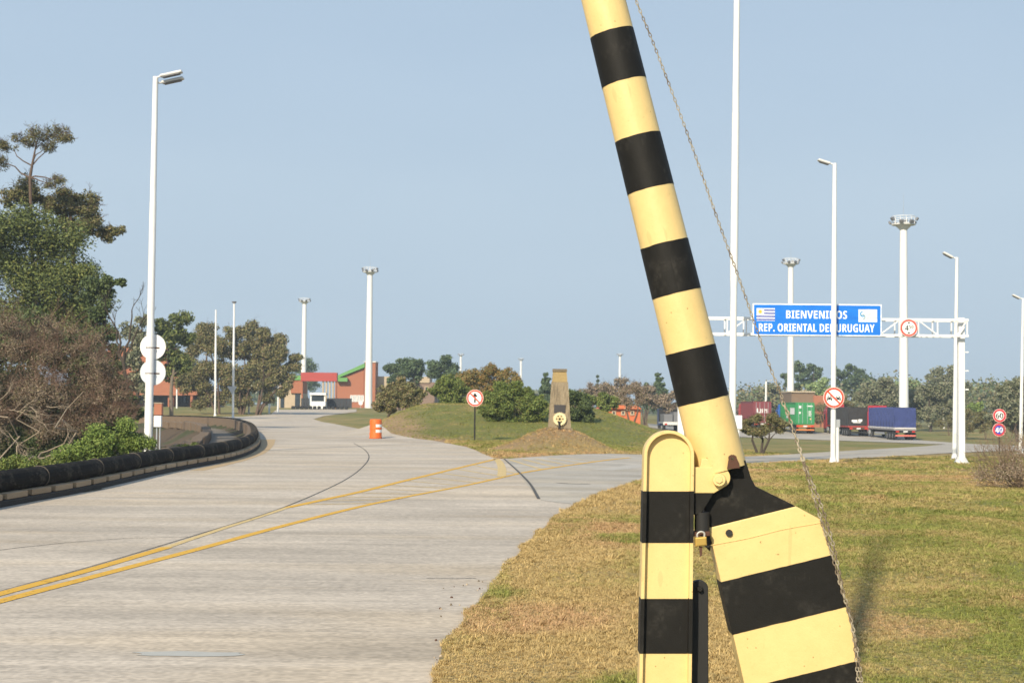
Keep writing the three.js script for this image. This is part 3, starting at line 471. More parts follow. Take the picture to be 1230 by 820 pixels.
// slim posts by the dry trees on the far side of the junction
const FAR = 'slim white posts by the side road';
const P280 = lampPost({ px: 279.5, py: 503, top: [281, 363], r0: 0.11, r1: 0.085, head: false, group: FAR, label: 'slim white post with grey cap and a yield sign back' });
part('cap', new THREE.CylinderGeometry(0.26, 0.18, 0.16, 12).translate(P280.q(P280.H).x, P280.b.y + P280.H, P280.b.z), M.lampDark, P280.t);
{ const c = at(278.5, 468, -P280.b.z - 0.2), t = thing('yield_sign', 'grey triangular yield sign back on the capped slim post', 'sign', c); const s = new THREE.Shape([new THREE.Vector2(-0.5, 0.35), new THREE.Vector2(0.5, 0.35), new THREE.Vector2(0, -0.5)]); part('plate', new THREE.ExtrudeGeometry(s, { depth: 0.02, bevelEnabled: false }).translate(c.x, c.y, c.z), M.galv, t); }
lampPost({ px: 258, py: 499.5, top: [259, 372], r0: 0.1, r1: 0.085, head: false, group: FAR, label: 'plain slim white pole without cap beside the dry trees' });
for (const [px, py, top, lab] of [[298.5, 497.3, [300.5, 392], 'tallest of three slim grey-white poles among the dry trees'], [323, 496.5, [324.5, 401], 'middle slim grey-white pole in the edge of the dry trees'], [333.5, 495.3, [335, 409], 'slim grey-white pole at the road end of the dry trees'], [212, 490.5, [212, 456], 'short slim pole in front of the brick building']]) lampPost({ px, py, top, r0: 0.12, r1: 0.085, head: false, plinth: false, group: FAR, label: lab });
lampPost({ base: under(121.5, 120), top: [123.5, 358], r0: 0.12, r1: 0.08, dir: 1, arm: 0.5, rise: 0.18, label: 'white lamp post half hidden behind the dark eucalyptus' });
for (const [px, D, top, dir, lab] of [[920, 300, [920.5, 458], 1, 'thin distant lamp post above the dark red container'], [1117, 330, [1117, 466], 1, 'distant lamp post showing above the olive tree behind the blue lorry'], [1134, 300, [1134, 465], -1, 'second distant lamp post above the olive tree'], [1198, 330, [1198, 461], -1, 'distant lamp post in the gap above the pale trees']]) lampPost({ base: under(px, D), top, r0: 0.2, r1: 0.16, dir, arm: 0.9, rise: 0.3, plinth: false, group: 'distant lamp posts', label: lab });

// floodlight masts with railed platforms
function mast(px, topY, D, platPx, colPx, label, whip = true) {
  const b = under(px, D), s = D / FPX, top = at(px, topY, D).y, t = thing('floodlight_mast', label, 'floodlight mast', b, 'floodlight masts'), R = platPx * s / 2, rc = colPx * s / 2, X = b.x, Z = b.z, hR = R * 0.62;
  const y0 = top - hR;
  const pole = part('column', merge([new THREE.CylinderGeometry(rc * 0.86, rc * 1.18, y0 - R * 0.3 - b.y + 0.3, 20).translate(X, (y0 - R * 0.3 + b.y - 0.3) / 2, Z)]), M.white, t);
  part('platform', merge([new THREE.CylinderGeometry(R * 0.62, rc * 0.86, R * 0.36, 20).translate(X, y0 - R * 0.16, Z), new THREE.CylinderGeometry(R * 0.84, R * 0.84, R * 0.08, 24).translate(X, y0 + R * 0.05, Z)]), M.whiteWorn, t);
  const rail = []; for (const k of [0.5, 1]) rail.push(new THREE.TorusGeometry(R * 0.8, R * 0.022, 5, 28).rotateX(Math.PI / 2).translate(X, y0 + hR * k, Z));
  for (let k = 0; k < 12; k++) { const a = k / 12 * 6.283; rail.push(bar(V(X + Math.cos(a) * R * 0.8, y0, Z + Math.sin(a) * R * 0.8), V(X + Math.cos(a) * R * 0.8, y0 + hR, Z + Math.sin(a) * R * 0.8), R * 0.02, R * 0.02, 5)); }
  part('railing', merge(rail), M.white, t);
  for (let k = 0; k < 8; k++) { const a = k / 8 * 6.283 + 0.39, g = new RoundedBoxGeometry(R * 0.30, R * 0.24, R * 0.16, 1, R * 0.03); g.rotateX(0.6).rotateY(Math.PI / 2 - a); const m = part('floodlight', g.translate(X + Math.cos(a) * R * 0.94, y0 + R * (k % 3 ? 0.2 : 0.42), Z + Math.sin(a) * R * 0.94), M.lampDark, t); }
  if (whip) part('lightning_rod', bar(V(X, y0 - 0.2, Z), V(X, top + R * 1.7, Z), R * 0.018, R * 0.006, 5), M.galv, t);
}
mast(1086, 260, 216, 34, 10, 'floodlight mast rising behind the blue tarpaulin lorry');
mast(950, 310.5, 300, 22, 7.5, 'floodlight mast rising behind the green container');
mast(442.5, 321, 292, 20, 7.6, 'floodlight mast beside the brick building with green roof');
mast(364, 358, 380, 15, 5.6, 'floodlight mast rising behind the red gate beam', false);
mast(553, 424.5, 620, 7.5, 3, 'small far floodlight mast above the dark pines', false);
mast(625.5, 430, 640, 7, 3, 'small far floodlight mast beside the monument conifer', false);
mast(744.5, 424.5, 600, 7.5, 3, 'small far floodlight mast above the bare trees', false);

// round traffic signs
const signMat = (draw) => std(rgb(1, 1, 1), 0.45, { map: canvasTex(256, 256, draw) });
const ringed = (ctx, fill = '#f3f2ee', ring = '#d8392a', w = 30) => { ctx.fillStyle = ring; ctx.fillRect(0, 0, 256, 256); ctx.fillStyle = '#eceae4'; ctx.beginPath(); ctx.arc(128, 128, 126, 0, 7); ctx.fill(); ctx.fillStyle = ring; ctx.beginPath(); ctx.arc(128, 128, 121, 0, 7); ctx.fill(); ctx.fillStyle = fill; ctx.beginPath(); ctx.arc(128, 128, 121 - w, 0, 7); ctx.fill(); };
const slash = (ctx, ring = '#d8392a', w = 24) => { ctx.strokeStyle = ring; ctx.lineWidth = w; ctx.beginPath(); ctx.moveTo(46, 46); ctx.lineTo(210, 210); ctx.stroke(); };
const F_straight = signMat((c) => { ringed(c, '#f3f2ee', '#dd4a34', 24); c.fillStyle = '#15181c'; c.fillRect(116, 96, 24, 104); c.beginPath(); c.moveTo(128, 44); c.lineTo(170, 108); c.lineTo(86, 108); c.fill(); slash(c, '#dd4a34', 22); });
const F_overtake = signMat((c) => { ringed(c, '#f5f4f0', '#e04a30', 24); c.fillStyle = '#1c1e22'; for (const x of [74, 178]) { c.beginPath(); c.moveTo(x - 34, 152); c.lineTo(x - 34, 130); c.lineTo(x - 24, 124); c.lineTo(x - 17, 104); c.lineTo(x + 17, 104); c.lineTo(x + 24, 124); c.lineTo(x + 34, 130); c.lineTo(x + 34, 152); c.fill(); c.fillRect(x - 32, 152, 14, 14); c.fillRect(x + 18, 152, 14, 14); c.fillStyle = '#f5f4f0'; c.fillRect(x - 14, 109, 28, 13); c.fillRect(x - 27, 132, 12, 8); c.fillRect(x + 15, 132, 12, 8); c.fillStyle = '#1c1e22'; } slash(c, '#e04a30', 22); });
const F_sixty = signMat((c) => { ringed(c, '#f3f2ee', '#d9303c', 36); c.fillStyle = '#20242a'; c.font = 'bold 138px sans-serif'; c.textAlign = 'center'; c.textBaseline = 'middle'; c.fillText('60', 128, 132); });
const F_forty = signMat((c) => { ringed(c, '#2b3fae', '#d9303c', 36); c.fillStyle = '#ffffff'; c.font = 'bold 138px sans-serif'; c.textAlign = 'center'; c.textBaseline = 'middle'; c.fillText('40', 128, 132); });
const F_height = signMat((c) => { ringed(c, '#f6f5f2', '#e04a3c', 26); c.fillStyle = '#1b1d20'; c.font = 'bold 104px sans-serif'; c.textAlign = 'center'; c.textBaseline = 'middle'; c.fillText('4', 100, 130); c.font = 'bold 62px sans-serif'; c.fillText('50', 164, 114); c.beginPath(); c.moveTo(128, 74); c.lineTo(104, 44); c.lineTo(152, 44); c.fill(); c.beginPath(); c.moveTo(128, 182); c.lineTo(104, 212); c.lineTo(152, 212); c.fill(); });
function roundSign(t, c, r, face, pole) {                                 // disc with printed face; c is the centre of the face
  part('disc', new THREE.CylinderGeometry(r, r, 0.02, 40).rotateX(Math.PI / 2).translate(c.x, c.y, c.z - 0.012), M.signBack, t);
  part('sign_face', new THREE.CircleGeometry(r * 0.995, 48).translate(c.x, c.y, c.z + 0.002), face, t);
  if (pole) part('sign_post', bar(V(c.x, pole.y - 0.05, c.z - 0.06), V(c.x, c.y + r * 0.6, c.z - 0.06), 0.038, 0.038, 10), M.darkSteel, t);
}
{ const b = gp(570, 529.5), c = at(569, 478, -b.z); roundSign(thing('traffic_sign', 'no straight ahead sign with red slash on a black post at the hill foot', 'traffic sign', b), V(b.x, c.y, b.z + 0.06), 0.405, F_straight, b); }
{ const c = at(1001, 477.5, -P1001.b.z - 0.0).add(V(0, 0, 0.16)), t = thing('traffic_sign', 'no overtaking sign with two cars and red slash on the lamp post', 'traffic sign', c); roundSign(t, c, 0.395, F_overtake); part('clamp', box(c.x, c.y, c.z - 0.05, 0.2, 0.06, 0.06), M.galv, t); }
{ const b = gp(1201, 545), c1 = at(1201.5, 499, -b.z), c2 = at(1200.5, 515, -b.z), t = thing('speed_sign_post', 'black post with a red ringed 60 disc above a blue 40 disc', 'traffic sign', b); roundSign(t, V(b.x, c1.y, b.z + 0.06), 0.37, F_sixty, b); roundSign(t, V(b.x - 0.03, c2.y - 0.05, b.z + 0.062), 0.37, F_forty); }

// gantry over the branch road
{
  const DG = 59.8, rightB = onG(at(1155, 500, DG).x, DG), yT = at(1000, 383.5, DG).y, yB = at(1000, 402.5, DG).y, xl = at(818.5, 400, DG).x, xr = rightB.x, t = thing('gantry', 'white lattice gantry carrying the blue welcome board over the branch road', 'gantry', rightB), w = 0.085, zc = -DG, dz = 0.36;
  const leftB = onG(xl, DG);
  for (const [x, b] of [[xl, leftB], [xr, rightB]]) { const c = part('column', merge([box(x, (b.y - 0.05 + yT + 0.1) / 2, zc, 0.24, yT - b.y + 0.15, 0.24, 0.02)]), M.white, t); part('foot', merge([box(x, b.y + 0.03, zc, 0.52, 0.07, 0.5, 0.02), new THREE.CylinderGeometry(0.18, 0.32, 0.22, 4).rotateY(Math.PI / 4).translate(x, b.y + 0.17, zc)]), M.whiteWorn, c); }
  for (let k = 0; k < 3; k++) part('ladder_peg', box(xr + 0.2, lerp(rightB.y, yT, 0.52 + 0.13 * k), zc, 0.16, 0.05, 0.06), M.white, t);
  const xe = at(1160.5, 390, DG).x;
  for (const y of [yT, yB]) for (const z of [-dz, dz]) part('chord', box((xl + xe) / 2, y, zc + z, xe - xl, w, w), M.white, t);
  const xs = []; for (let x = xl + 0.25; x < xe - 0.02; x += 0.72) xs.push(x); xs.push(xe - 0.05);
  xs.forEach((x, i) => { for (const z of [-dz, dz]) part('upright', box(x, (yT + yB) / 2, zc + z, 0.048, yT - yB - w, 0.048), M.white, t); part('cross_tie', merge([box(x, yT, zc, 0.05, 0.05, 2 * dz - w), box(x, yB, zc, 0.05, 0.05, 2 * dz - w)]), M.white, t); if (i % 2 === 0 && i + 1 < xs.length) { const up = Math.floor(i / 2) % 2; part('diagonal', beam(V(x + 0.04, up ? yB + 0.06 : yT - 0.06, zc + dz), V(xs[i + 1] - 0.04, up ? yT - 0.06 : yB + 0.06, zc + dz), 0.045, 0.045), M.white, t); } });
  // blue board
  const a = at(902, 403.5, DG), b2 = at(1056, 366.5, DG), bw = b2.x - a.x, bh = b2.y - a.y, bc = V((a.x + b2.x) / 2, (a.y + b2.y) / 2, zc + dz + 0.12), board = thing('welcome_board', 'blue board reading BIENVENIDOS REP. ORIENTAL DEL URUGUAY mounted on the gantry', 'sign board', V(bc.x, a.y, bc.z));
  part('panel', box(bc.x, bc.y, bc.z - 0.035, bw, bh, 0.06, 0.012), M.white, board);
  const face = canvasTex(2048, 496, (c, W, H) => {
    c.fillStyle = '#f2f4f6'; c.fillRect(0, 0, W, H); c.fillStyle = '#1478dc'; c.fillRect(18, 18, W - 36, H - 36);
    const n = rngOf(4); for (let i = 0; i < 260; i++) { c.fillStyle = n() > 0.5 ? 'rgba(40,140,225,0.05)' : 'rgba(4,70,160,0.05)'; c.fillRect(n() * W, n() * H, 40 + n() * 260, 6 + n() * 60); }
    c.fillStyle = '#eef0f2'; c.fillRect(60, 72, 290, 196); c.fillStyle = '#3b4fa8'; for (let k = 0; k < 4; k++) c.fillRect(k < 2 ? 178 : 60, 92 + k * 48, k < 2 ? 172 : 290, 24);
    c.fillStyle = '#f0b43c'; c.beginPath(); for (let k = 0; k < 32; k++) { const rr = k % 2 ? 22 : 42, q = k / 32 * 6.283; c.lineTo(118 + Math.cos(q) * rr, 128 + Math.sin(q) * rr); } c.fill();
    c.fillStyle = '#f6f8fa'; c.textAlign = 'center'; c.textBaseline = 'alphabetic';
    const fit = (s, x, y, w, px) => { c.font = 'bold ' + px + 'px sans-serif'; const m = c.measureText(s).width; c.save(); c.translate(x, y); c.scale(w / m, 1); c.fillText(s, 0, 0); c.restore(); };
    fit('BIENVENIDOS', 1010, 226, 990, 170); fit('REP. ORIENTAL DEL URUGUAY', 1010, 432, 1850, 172);
    c.fillStyle = '#eef2f3'; c.fillRect(1680, 78, 296, 196); c.strokeStyle = '#3f93cf'; c.lineWidth = 20; c.beginPath(); c.arc(1748, 152, 36, 0.6, 4.7); c.stroke(); c.strokeStyle = '#8fa7b5'; c.beginPath(); c.arc(1748, 196, 36, -2.4, 1.6); c.stroke();
    c.fillStyle = '#8b9aa3'; c.textAlign = 'left'; c.font = '54px sans-serif'; c.fillText('salto', 1806, 168); c.fillText('grande', 1806, 222);
  });
  part('board_face', new THREE.PlaneGeometry(bw - 0.01, bh - 0.01).translate(bc.x, bc.y, bc.z + 0.002), std(rgb(0.95, 0.95, 0.95), 0.4, { map: face }), board, 'blue printed face with white lettering, flag and white logo panel');
  part('board_bracket', merge([-0.4, 0, 0.4].map((k) => box(bc.x + k * bw, (yT + yB) / 2, zc + dz + 0.06, 0.06, yT - yB + 0.1, 0.05))), M.galv, board);
  const hc = at(1088, 394.5, DG).add(V(0, 0, dz + 0.16)); const ht = thing('height_limit_sign', 'round red ringed height limit sign hung on the gantry', 'traffic sign', hc); roundSign(ht, hc, 0.335, F_height); part('clamp', box(hc.x, hc.y, hc.z - 0.07, 0.06, 0.5, 0.06), M.galv, ht);
}

// orange drum
{ const b = gp(451, 527), t = thing('traffic_drum', 'orange plastic drum with white bands standing on the concrete', 'traffic drum', b), h = 0.96, R = 0.30;
  const prof = [[0.001, 0], [R * 1.04, 0], [R * 1.04, 0.07], [R, 0.09], [R, 0.30], [R * 0.965, 0.31], [R * 0.965, 0.46], [R, 0.47], [R, 0.56], [R * 0.965, 0.57], [R * 0.965, 0.72], [R, 0.73], [R * 0.97, 0.92], [R * 0.9, h], [R * 0.4, h + 0.01], [0.001, h + 0.01]].map(([x, y]) => new THREE.Vector2(x, y));
  part('drum_body', new THREE.LatheGeometry(prof, 36).translate(b.x, b.y, b.z), M.orange, t);
  for (const y of [0.385, 0.645]) part('white_band', new THREE.CylinderGeometry(R * 0.975, R * 0.975, 0.14, 20, 1, true, 0.1, 2.0).translate(b.x, b.y + y, b.z), M.reflective, t);
}
// stone monument on its mound
{ const DM = 62, b = onG(MONUMENT[0], DM), t = thing('stone_monument', 'tapered weathered concrete monument with plaque and toothed wheel emblem on a mound', 'monument', b), s = DM / FPX;
  const top = at(672, 443, DM).y, H = top - b.y, X = b.x, stone = std(rgb(0.37, 0.305, 0.215), 0.95, { map: tex(256, 256, (u, v) => { const n = 0.5 * pn(u, v, 5, 201) + 0.3 * pn(u, v, 22, 202) + 0.2 * pn(u, v, 70, 203), dk = sstep(0.35, 0.85, 0.55 * pn(u, v, 3, 204, 5) + 0.45 * pn(u, v, 13, 205, 9)), k = (0.7 + 0.3 * n) * (1 - 0.5 * dk); return [k, k * 0.97, k * 0.9]; }), bumpMap: rep(grainBump, 1), bumpScale: 0.03 });
  const slab = (y0, y1, w0, w1, d0, d1, fz0 = 0, fz1 = 0) => { const g = new THREE.BoxGeometry(1, 1, 1, 1, 1, 1), p = g.attributes.position; for (let i = 0; i < p.count; i++) { const up = p.getY(i) > 0, w = up ? w1 : w0, d = up ? d1 : d0; p.setXYZ(i, X + p.getX(i) * w, b.y + (up ? y1 : y0), b.z + p.getZ(i) * d + (up ? fz1 : fz0)); } g.computeVertexNormals(); return g; };
  part('shaft', slab(-0.25, H * 0.78, 0.93, 0.64, 0.75, 0.5), stone, t);
  part('head', slab(H * 0.78 + 0.003, H * 0.955, 0.60, 0.53, 0.42, 0.30, 0.0, -0.04), std(rgb(0.44, 0.32, 0.14), 0.9, { map: rep(mottle, 2), bumpMap: grainBump, bumpScale: 0.02 }), t, 'yellowish lichened sloping head of the monument');
  part('cap', slab(H * 0.955 + 0.002, H, 0.57, 0.56, 0.36, 0.34, -0.03, -0.03), stone, t);
  part('plinth_step', slab(-0.2, 0.06, 1.05, 1.0, 0.9, 0.85), stone, t);
  const zf = (y) => b.z + lerp(0.375, 0.25, clamp(y / (H * 0.78), 0, 1));
  part('plaque', (() => { const y = at(672, 491, DM).y - b.y; return box(X + 0.0, b.y + y, zf(y) + 0.012, 0.44, 0.32, 0.03, 0.006); })(), std(rgb(0.045, 0.04, 0.04), 0.45), t);
  const em = thing('wheel_emblem', 'cream toothed wheel emblem with six spokes fixed to the monument', 'emblem', V(X, at(671, 503, DM).y, zf(0.4) + 0.06)), ec = em.position.clone(), R = 0.235, cream = std(rgb(0.82, 0.70, 0.40), 0.6, { map: rep(mottle, 2) });
  const sh = new THREE.Shape(); for (let k = 0; k < 96; k++) { const a = k / 96 * 6.283, rr = k % 4 < 2 ? R * 1.14 : R * 1.0; k ? sh.lineTo(Math.cos(a) * rr, Math.sin(a) * rr) : sh.moveTo(Math.cos(a) * rr, Math.sin(a) * rr); } const hole = new THREE.Path(); hole.absarc(0, 0, R * 0.64, 0, 6.2832, true); sh.holes.push(hole);
  const ex = (s2, d = 0.05) => new THREE.ExtrudeGeometry(s2, { depth: d, bevelEnabled: false, curveSegments: 32 }).translate(ec.x, ec.y, ec.z);
  const gold = std(rgb(0.74, 0.60, 0.30), 0.6, { map: rep(mottle, 2) }); part('toothed_rim', ex(sh), cream, em);
  for (let k = 0; k < 6; k++) { const a = k / 6 * 6.283 + 0.52; const g = new THREE.BoxGeometry(R * 0.5, 0.075, 0.035); g.translate(R * 0.42, 0, 0.02).rotateZ(a); part('spoke', g.translate(ec.x, ec.y, ec.z), gold, em); }
  const hub = new THREE.Shape(); hub.absarc(0, 0, R * 0.27, 0, 6.2832); const hh = new THREE.Path(); hh.absarc(0, 0, R * 0.1, 0, 6.2832, true); hub.holes.push(hh); part('hub', ex(hub, 0.045), gold, em);
  part('mount', merge([box(ec.x, ec.y, ec.z - 0.03, 0.06, 0.3, 0.06), box(ec.x, ec.y, ec.z - 0.03, 0.3, 0.06, 0.06)]), M.rust, em);
  const sp = thing('stub_post', 'small dark stub post at the foot of the monument', 'post', V(X - 0.02, G(X, DM - 0.75), b.z + 0.75)); const q = sp.position.clone(); part('stub', new THREE.CylinderGeometry(0.045, 0.055, 0.34, 10).translate(q.x, q.y + 0.12, q.z), M.darkSteel, sp); part('stub_cap', new THREE.SphereGeometry(0.058, 10, 6).translate(q.x, q.y + 0.29, q.z), M.darkSteel, sp);
}
// ---------------------------------------------------------------- buildings and the gate at the end of the road
console.log('buildings');
function windowIn(t, x0, y0, x1, y1, D, frameMat, paneMat = M.dimGlass, nm = 'window') {      // framed opening standing on a facade whose face is at D
  const a = at(x0, y1, D), b = at(x1, y0, D), cx = (a.x + b.x) / 2, cy = (a.y + b.y) / 2, w = b.x - a.x, h = b.y - a.y, f = 0.12, z = -D;
  const fr = part(nm, merge([box(cx, cy + h / 2 - f / 2, z + 0.06, w, f, 0.14), box(cx, cy - h / 2 + f / 2, z + 0.06, w, f, 0.14), box(cx - w / 2 + f / 2, cy, z + 0.06, f, h - 2 * f, 0.14), box(cx + w / 2 - f / 2, cy, z + 0.06, f, h - 2 * f, 0.14)]), frameMat, t);
  part('pane', box(cx, cy, z + 0.025, w - 2 * f, h - 2 * f, 0.03), paneMat, fr); return fr;
}
const BG = 'border post buildings';
{ // beige building with brick upper storey left of the gate
  const D = 262, b = under(347, D), t = thing('gatehouse', 'beige gatehouse with brick upper wall left of the red beam', 'building', b, BG), lo = b.y - 0.3;
  part('wall', pxBox(334, 461, 362, 488, D, 8, lo), M.beige, t);
  part('upper_wall', pxBox(349, 456, 362, 472, D - 0.4, 7, undefined), M.brick, t);
  part('roof', pxBox(349.5, 451, 362, 456.2, D - 0.6, 7.6), M.greenRoof, t);
  part('side_roof', pxBox(342, 451.5, 349, 456.5, D - 0.2, 7), M.redPaint, t);
  part('side_wall', pxBox(342.3, 456.5, 349, 461, D, 6), M.brick, t);
  for (const [x0, x1] of [[336.5, 341], [354, 360]]) part('door', pxBox(x0, 473, x1, 487, D - 0.12, 0.12, b.y), M.dimGlass, t);
}
{ // brick hall with sloping green roof
  const D = 308, b = under(428, D), t = thing('brick_hall', 'brick hall with sloping green roof and tall end wall', 'building', b, BG), lo = b.y - 0.3, y = (py) => at(428, py, D).y, x = (px) => at(px, 460, D).x;
  const s = new THREE.Shape([[404, 456], [437, 442], [437, 500], [404, 500]].map(([px, py]) => new THREE.Vector2(x(px), py === 500 ? lo : y(py))));
  part('wall', new THREE.ExtrudeGeometry(s, { depth: 12, bevelEnabled: false }).translate(0, 0, -D - 12), M.brick, t);
  part('end_wall', pxBox(437, 434.5, 451, 490, D - 0.4, 6, lo), M.brick, t);
  const r = new THREE.Shape([[402.5, 455.5], [402.5, 452.5], [438, 436], [438, 441]].map(([px, py]) => new THREE.Vector2(x(px), y(py))));
  part('roof', new THREE.ExtrudeGeometry(r, { depth: 13, bevelEnabled: false }).translate(0, 0, -D - 12.4), M.greenRoof, t);
  part('lower_roof', pxBox(404, 453.5, 417, 458, D - 1.4, 1.2), M.greenRoof, t);
  const coping = part('coping', pxBox(436.6, 433.8, 451.4, 435, D - 0.6, 6.4), M.whiteWorn, t);
  for (let k = 0; k < 4; k++) windowIn(t, 420.5 + k * 4.2, 474.5, 424.3 + k * 4.2, 482.5, D, M.white, M.lampGlass);
  part('annex_wall', pxBox(452.4, 452, 468, 490, D + 3, 6, lo), M.beige, t);
}
{ const D = 259, c = at(433, 485, D), t = thing('round_sign', 'small white round sign in front of the brick hall', 'sign', under(433, D)); part('disc', new THREE.CylinderGeometry(0.36, 0.36, 0.03, 24).rotateX(Math.PI / 2).translate(c.x, c.y + 0.15, c.z), M.white, t); part('sign_post', bar(under(433, D), V(c.x, c.y, c.z - 0.06), 0.05), M.galv, t); }
{ // red beam of the gate on its columns
  const D = 254, b = under(382, D), t = thing('entrance_gate', 'red entrance beam carried on slim beige columns', 'gate', b);
  part('beam', pxBox(361, 447.5, 404.5, 457.5, D, 1.6), M.redPaint, t);
  for (const x of [386.5, 390.5, 394.5, 398.5]) part('column', pxBox(x, 457.3, x + 2.2, 490, D + 0.3, 0.5, b.y - 0.2), M.beige, t);
  for (const [x, w] of [[402, 2], [361.5, 2]]) part('end_column', pxBox(x, 457.4, x + w, 490, D + 0.2, 0.8, b.y - 0.2), M.brick, t);
}
{ // white booth
  const D = 246, b = under(381.5, D), t = thing('guard_booth', 'white guard booth with one wide dark window under the red beam', 'booth', b), s = at(391, 480, D).x - at(372, 480, D).x;
  part('lower_wall', pxBox(372.4, 482, 390.6, 490, D, 2.2, b.y - 0.1), M.white, t);
  part('pane', pxBox(374.2, 474.4, 389, 482.1, D + 0.1, 2, undefined), M.dimGlass, t);
  for (const x of [372.4, 389]) part('corner_post', pxBox(x, 474, x + 1.6, 482.1, D, 0.3), M.white, t);
  part('roof', pxBox(371.6, 471.8, 391.4, 474.3, D - 0.25, 2.7), M.white, t);
}
const fenceM = std(rgb(0.028, 0.032, 0.04), 0.5);
for (const [x0, x1, n, lab] of [[361.5, 371.5, 3, 'short run of black panel fence left of the guard booth'], [391.8, 422.5, 9, 'long run of black panel fence right of the guard booth']]) {
  const D = 250, b = under((x0 + x1) / 2, D), t = thing('panel_fence', lab, 'fence', b, 'black fences beside the booth');
  for (let k = 0; k < n; k++) { const a = lerp(x0, x1, k / n), e = lerp(x0, x1, (k + 1) / n); part('panel', pxBox(a + 0.06, 478.2 + 0.02 * k, e - 0.06, 490, D + (k % 2) * 0.03, 0.08, b.y + 0.1), fenceM, t); part('fence_post', pxBox(a - 0.12, 478, a + 0.12, 490, D - 0.08, 0.12, b.y - 0.1), fenceM, t); }
}
for (let k = 0; k < 13; k++) { const px = 352 + k * 5.2 + (k > 6 ? 1.5 : 0), D = 238, b = under(px, D), t = thing('lane_block', 'low black rubber block in the row across the gate road', 'barrier', b, 'black blocks across the gate road'); part('block', box(b.x, b.y + 0.22, b.z, 0.52, 0.48, 0.5, 0.08), M.rubber, t); part('cap', box(b.x, b.y + 0.475, b.z, 0.34, 0.04, 0.34, 0.01), M.darkSteel, t); }
{ // brick building behind the left trees
  const D = 262, b = under(195, D), t = thing('brick_block', 'stepped brick building with dark openings behind the left trees', 'building', b, BG), lo = b.y - 0.3;
  part('upper_wall', pxBox(128, 416, 200, 452, D + 4, 10), M.brick, t);
  part('wall', pxBox(120, 448, 219, 474, D, 12), M.brick, t);
  part('ground_wall', pxBox(120, 473.8, 256, 489, D + 3, 10, lo), fenceM, t);
  part('slab', pxBox(198, 469, 258, 474.2, D + 0.4, 12), M.brick, t);
  for (const [x0, x1] of [[120, 134], [201, 208], [228, 231], [245, 248]]) part('pier', pxBox(x0, 473.9, x1, 489, D + 0.6, 2, lo), M.brick, t);
  for (const x of [140, 152, 164, 176]) windowIn(t, x, 455, x + 8, 466, D, M.beige);
  for (const x of [210, 219, 233, 240]) windowIn(t, x, 475.5, x + 5, 484, D + 3, M.darkSteel);
}
{ const D = 150, b = under(189, D), t = thing('brick_pier', 'low square brick pier beside the side road', 'pier', b); part('shaft', pxBox(184.5, 484.5, 193.8, 498, D, 0.7, b.y - 0.2), M.brick, t); part('cap', pxBox(184, 483.4, 194.3, 484.6, D - 0.05, 0.8), M.concreteTan, t); }
{ // flat-roofed block behind the dark pines
  const D = 240, b = under(500, D), t = thing('flat_roofed_block', 'flat-roofed beige and brown block behind the hill', 'building', b, BG), lo = b.y - 0.3;
  part('wall', pxBox(466, 459, 522, 480, D, 10, lo), std(rgb(0.27, 0.19, 0.15), 0.9, { map: mottle }), t);
  part('parapet', pxBox(468, 454.5, 484, 460, D - 0.2, 8), M.beige, t); part('parapet', pxBox(495, 452.5, 516, 459.5, D - 0.2, 8), M.beige, t);
  for (let k = 0; k < 6; k++) windowIn(t, 470 + k * 8, 464, 475 + k * 8, 470, D, M.beige);
}
{ // low orange brick store behind the hill
  const D = 170, b = under(746, D), t = thing('orange_brick_store', 'low orange brick store beyond the green hill', 'building', b, BG), lo = b.y - 1.2;
  part('wall', pxBox(728, 490, 769.5, 503, D, 7, lo), M.brickOrange, t);
  part('roof', (() => { const x = (px) => at(px, 490, D).x, y = (py) => at(746, py, D).y; const s = new THREE.Shape([new THREE.Vector2(x(720), y(491)), new THREE.Vector2(x(770.3), y(491)), new THREE.Vector2(x(766), y(487.2)), new THREE.Vector2(x(726), y(486))]); return new THREE.ExtrudeGeometry(s, { depth: 8, bevelEnabled: false }).translate(0, 0, -D - 7.5); })(), M.brickOrange, t);
  for (const x of [735, 746, 757]) windowIn(t, x, 493, x + 5, 498.5, D, M.beige);
}
{ // brown warehouse behind the containers
  const D = 275, b = under(965, D), t = thing('warehouse', 'brown walled warehouse with brick corner behind the container lorries', 'building', b, BG), lo = b.y - 0.3;
  part('wall', pxBox(951, 471, 979, 512, D, 12, lo), std(rgb(0.23, 0.155, 0.10), 0.9, { map: mottle }), t);
  part('brick_corner', pxBox(977.5, 475, 990, 514, D - 0.4, 10, lo), M.brick, t);
  part('coping', pxBox(950.6, 469.8, 979.4, 471.2, D - 0.3, 12.6), M.beige, t);
}

// ---------------------------------------------------------------- lorries
console.log('lorries');
const wheelGeo = { tyre: new THREE.TorusGeometry(0.36, 0.155, 10, 24).rotateY(Math.PI / 2), rim: new THREE.CylinderGeometry(0.27, 0.27, 0.2, 16).rotateZ(Math.PI / 2), hub: new THREE.CylinderGeometry(0.1, 0.12, 0.26, 10).rotateZ(Math.PI / 2) };
const tail = std(rgb(0.55, 0.03, 0.02), 0.35);
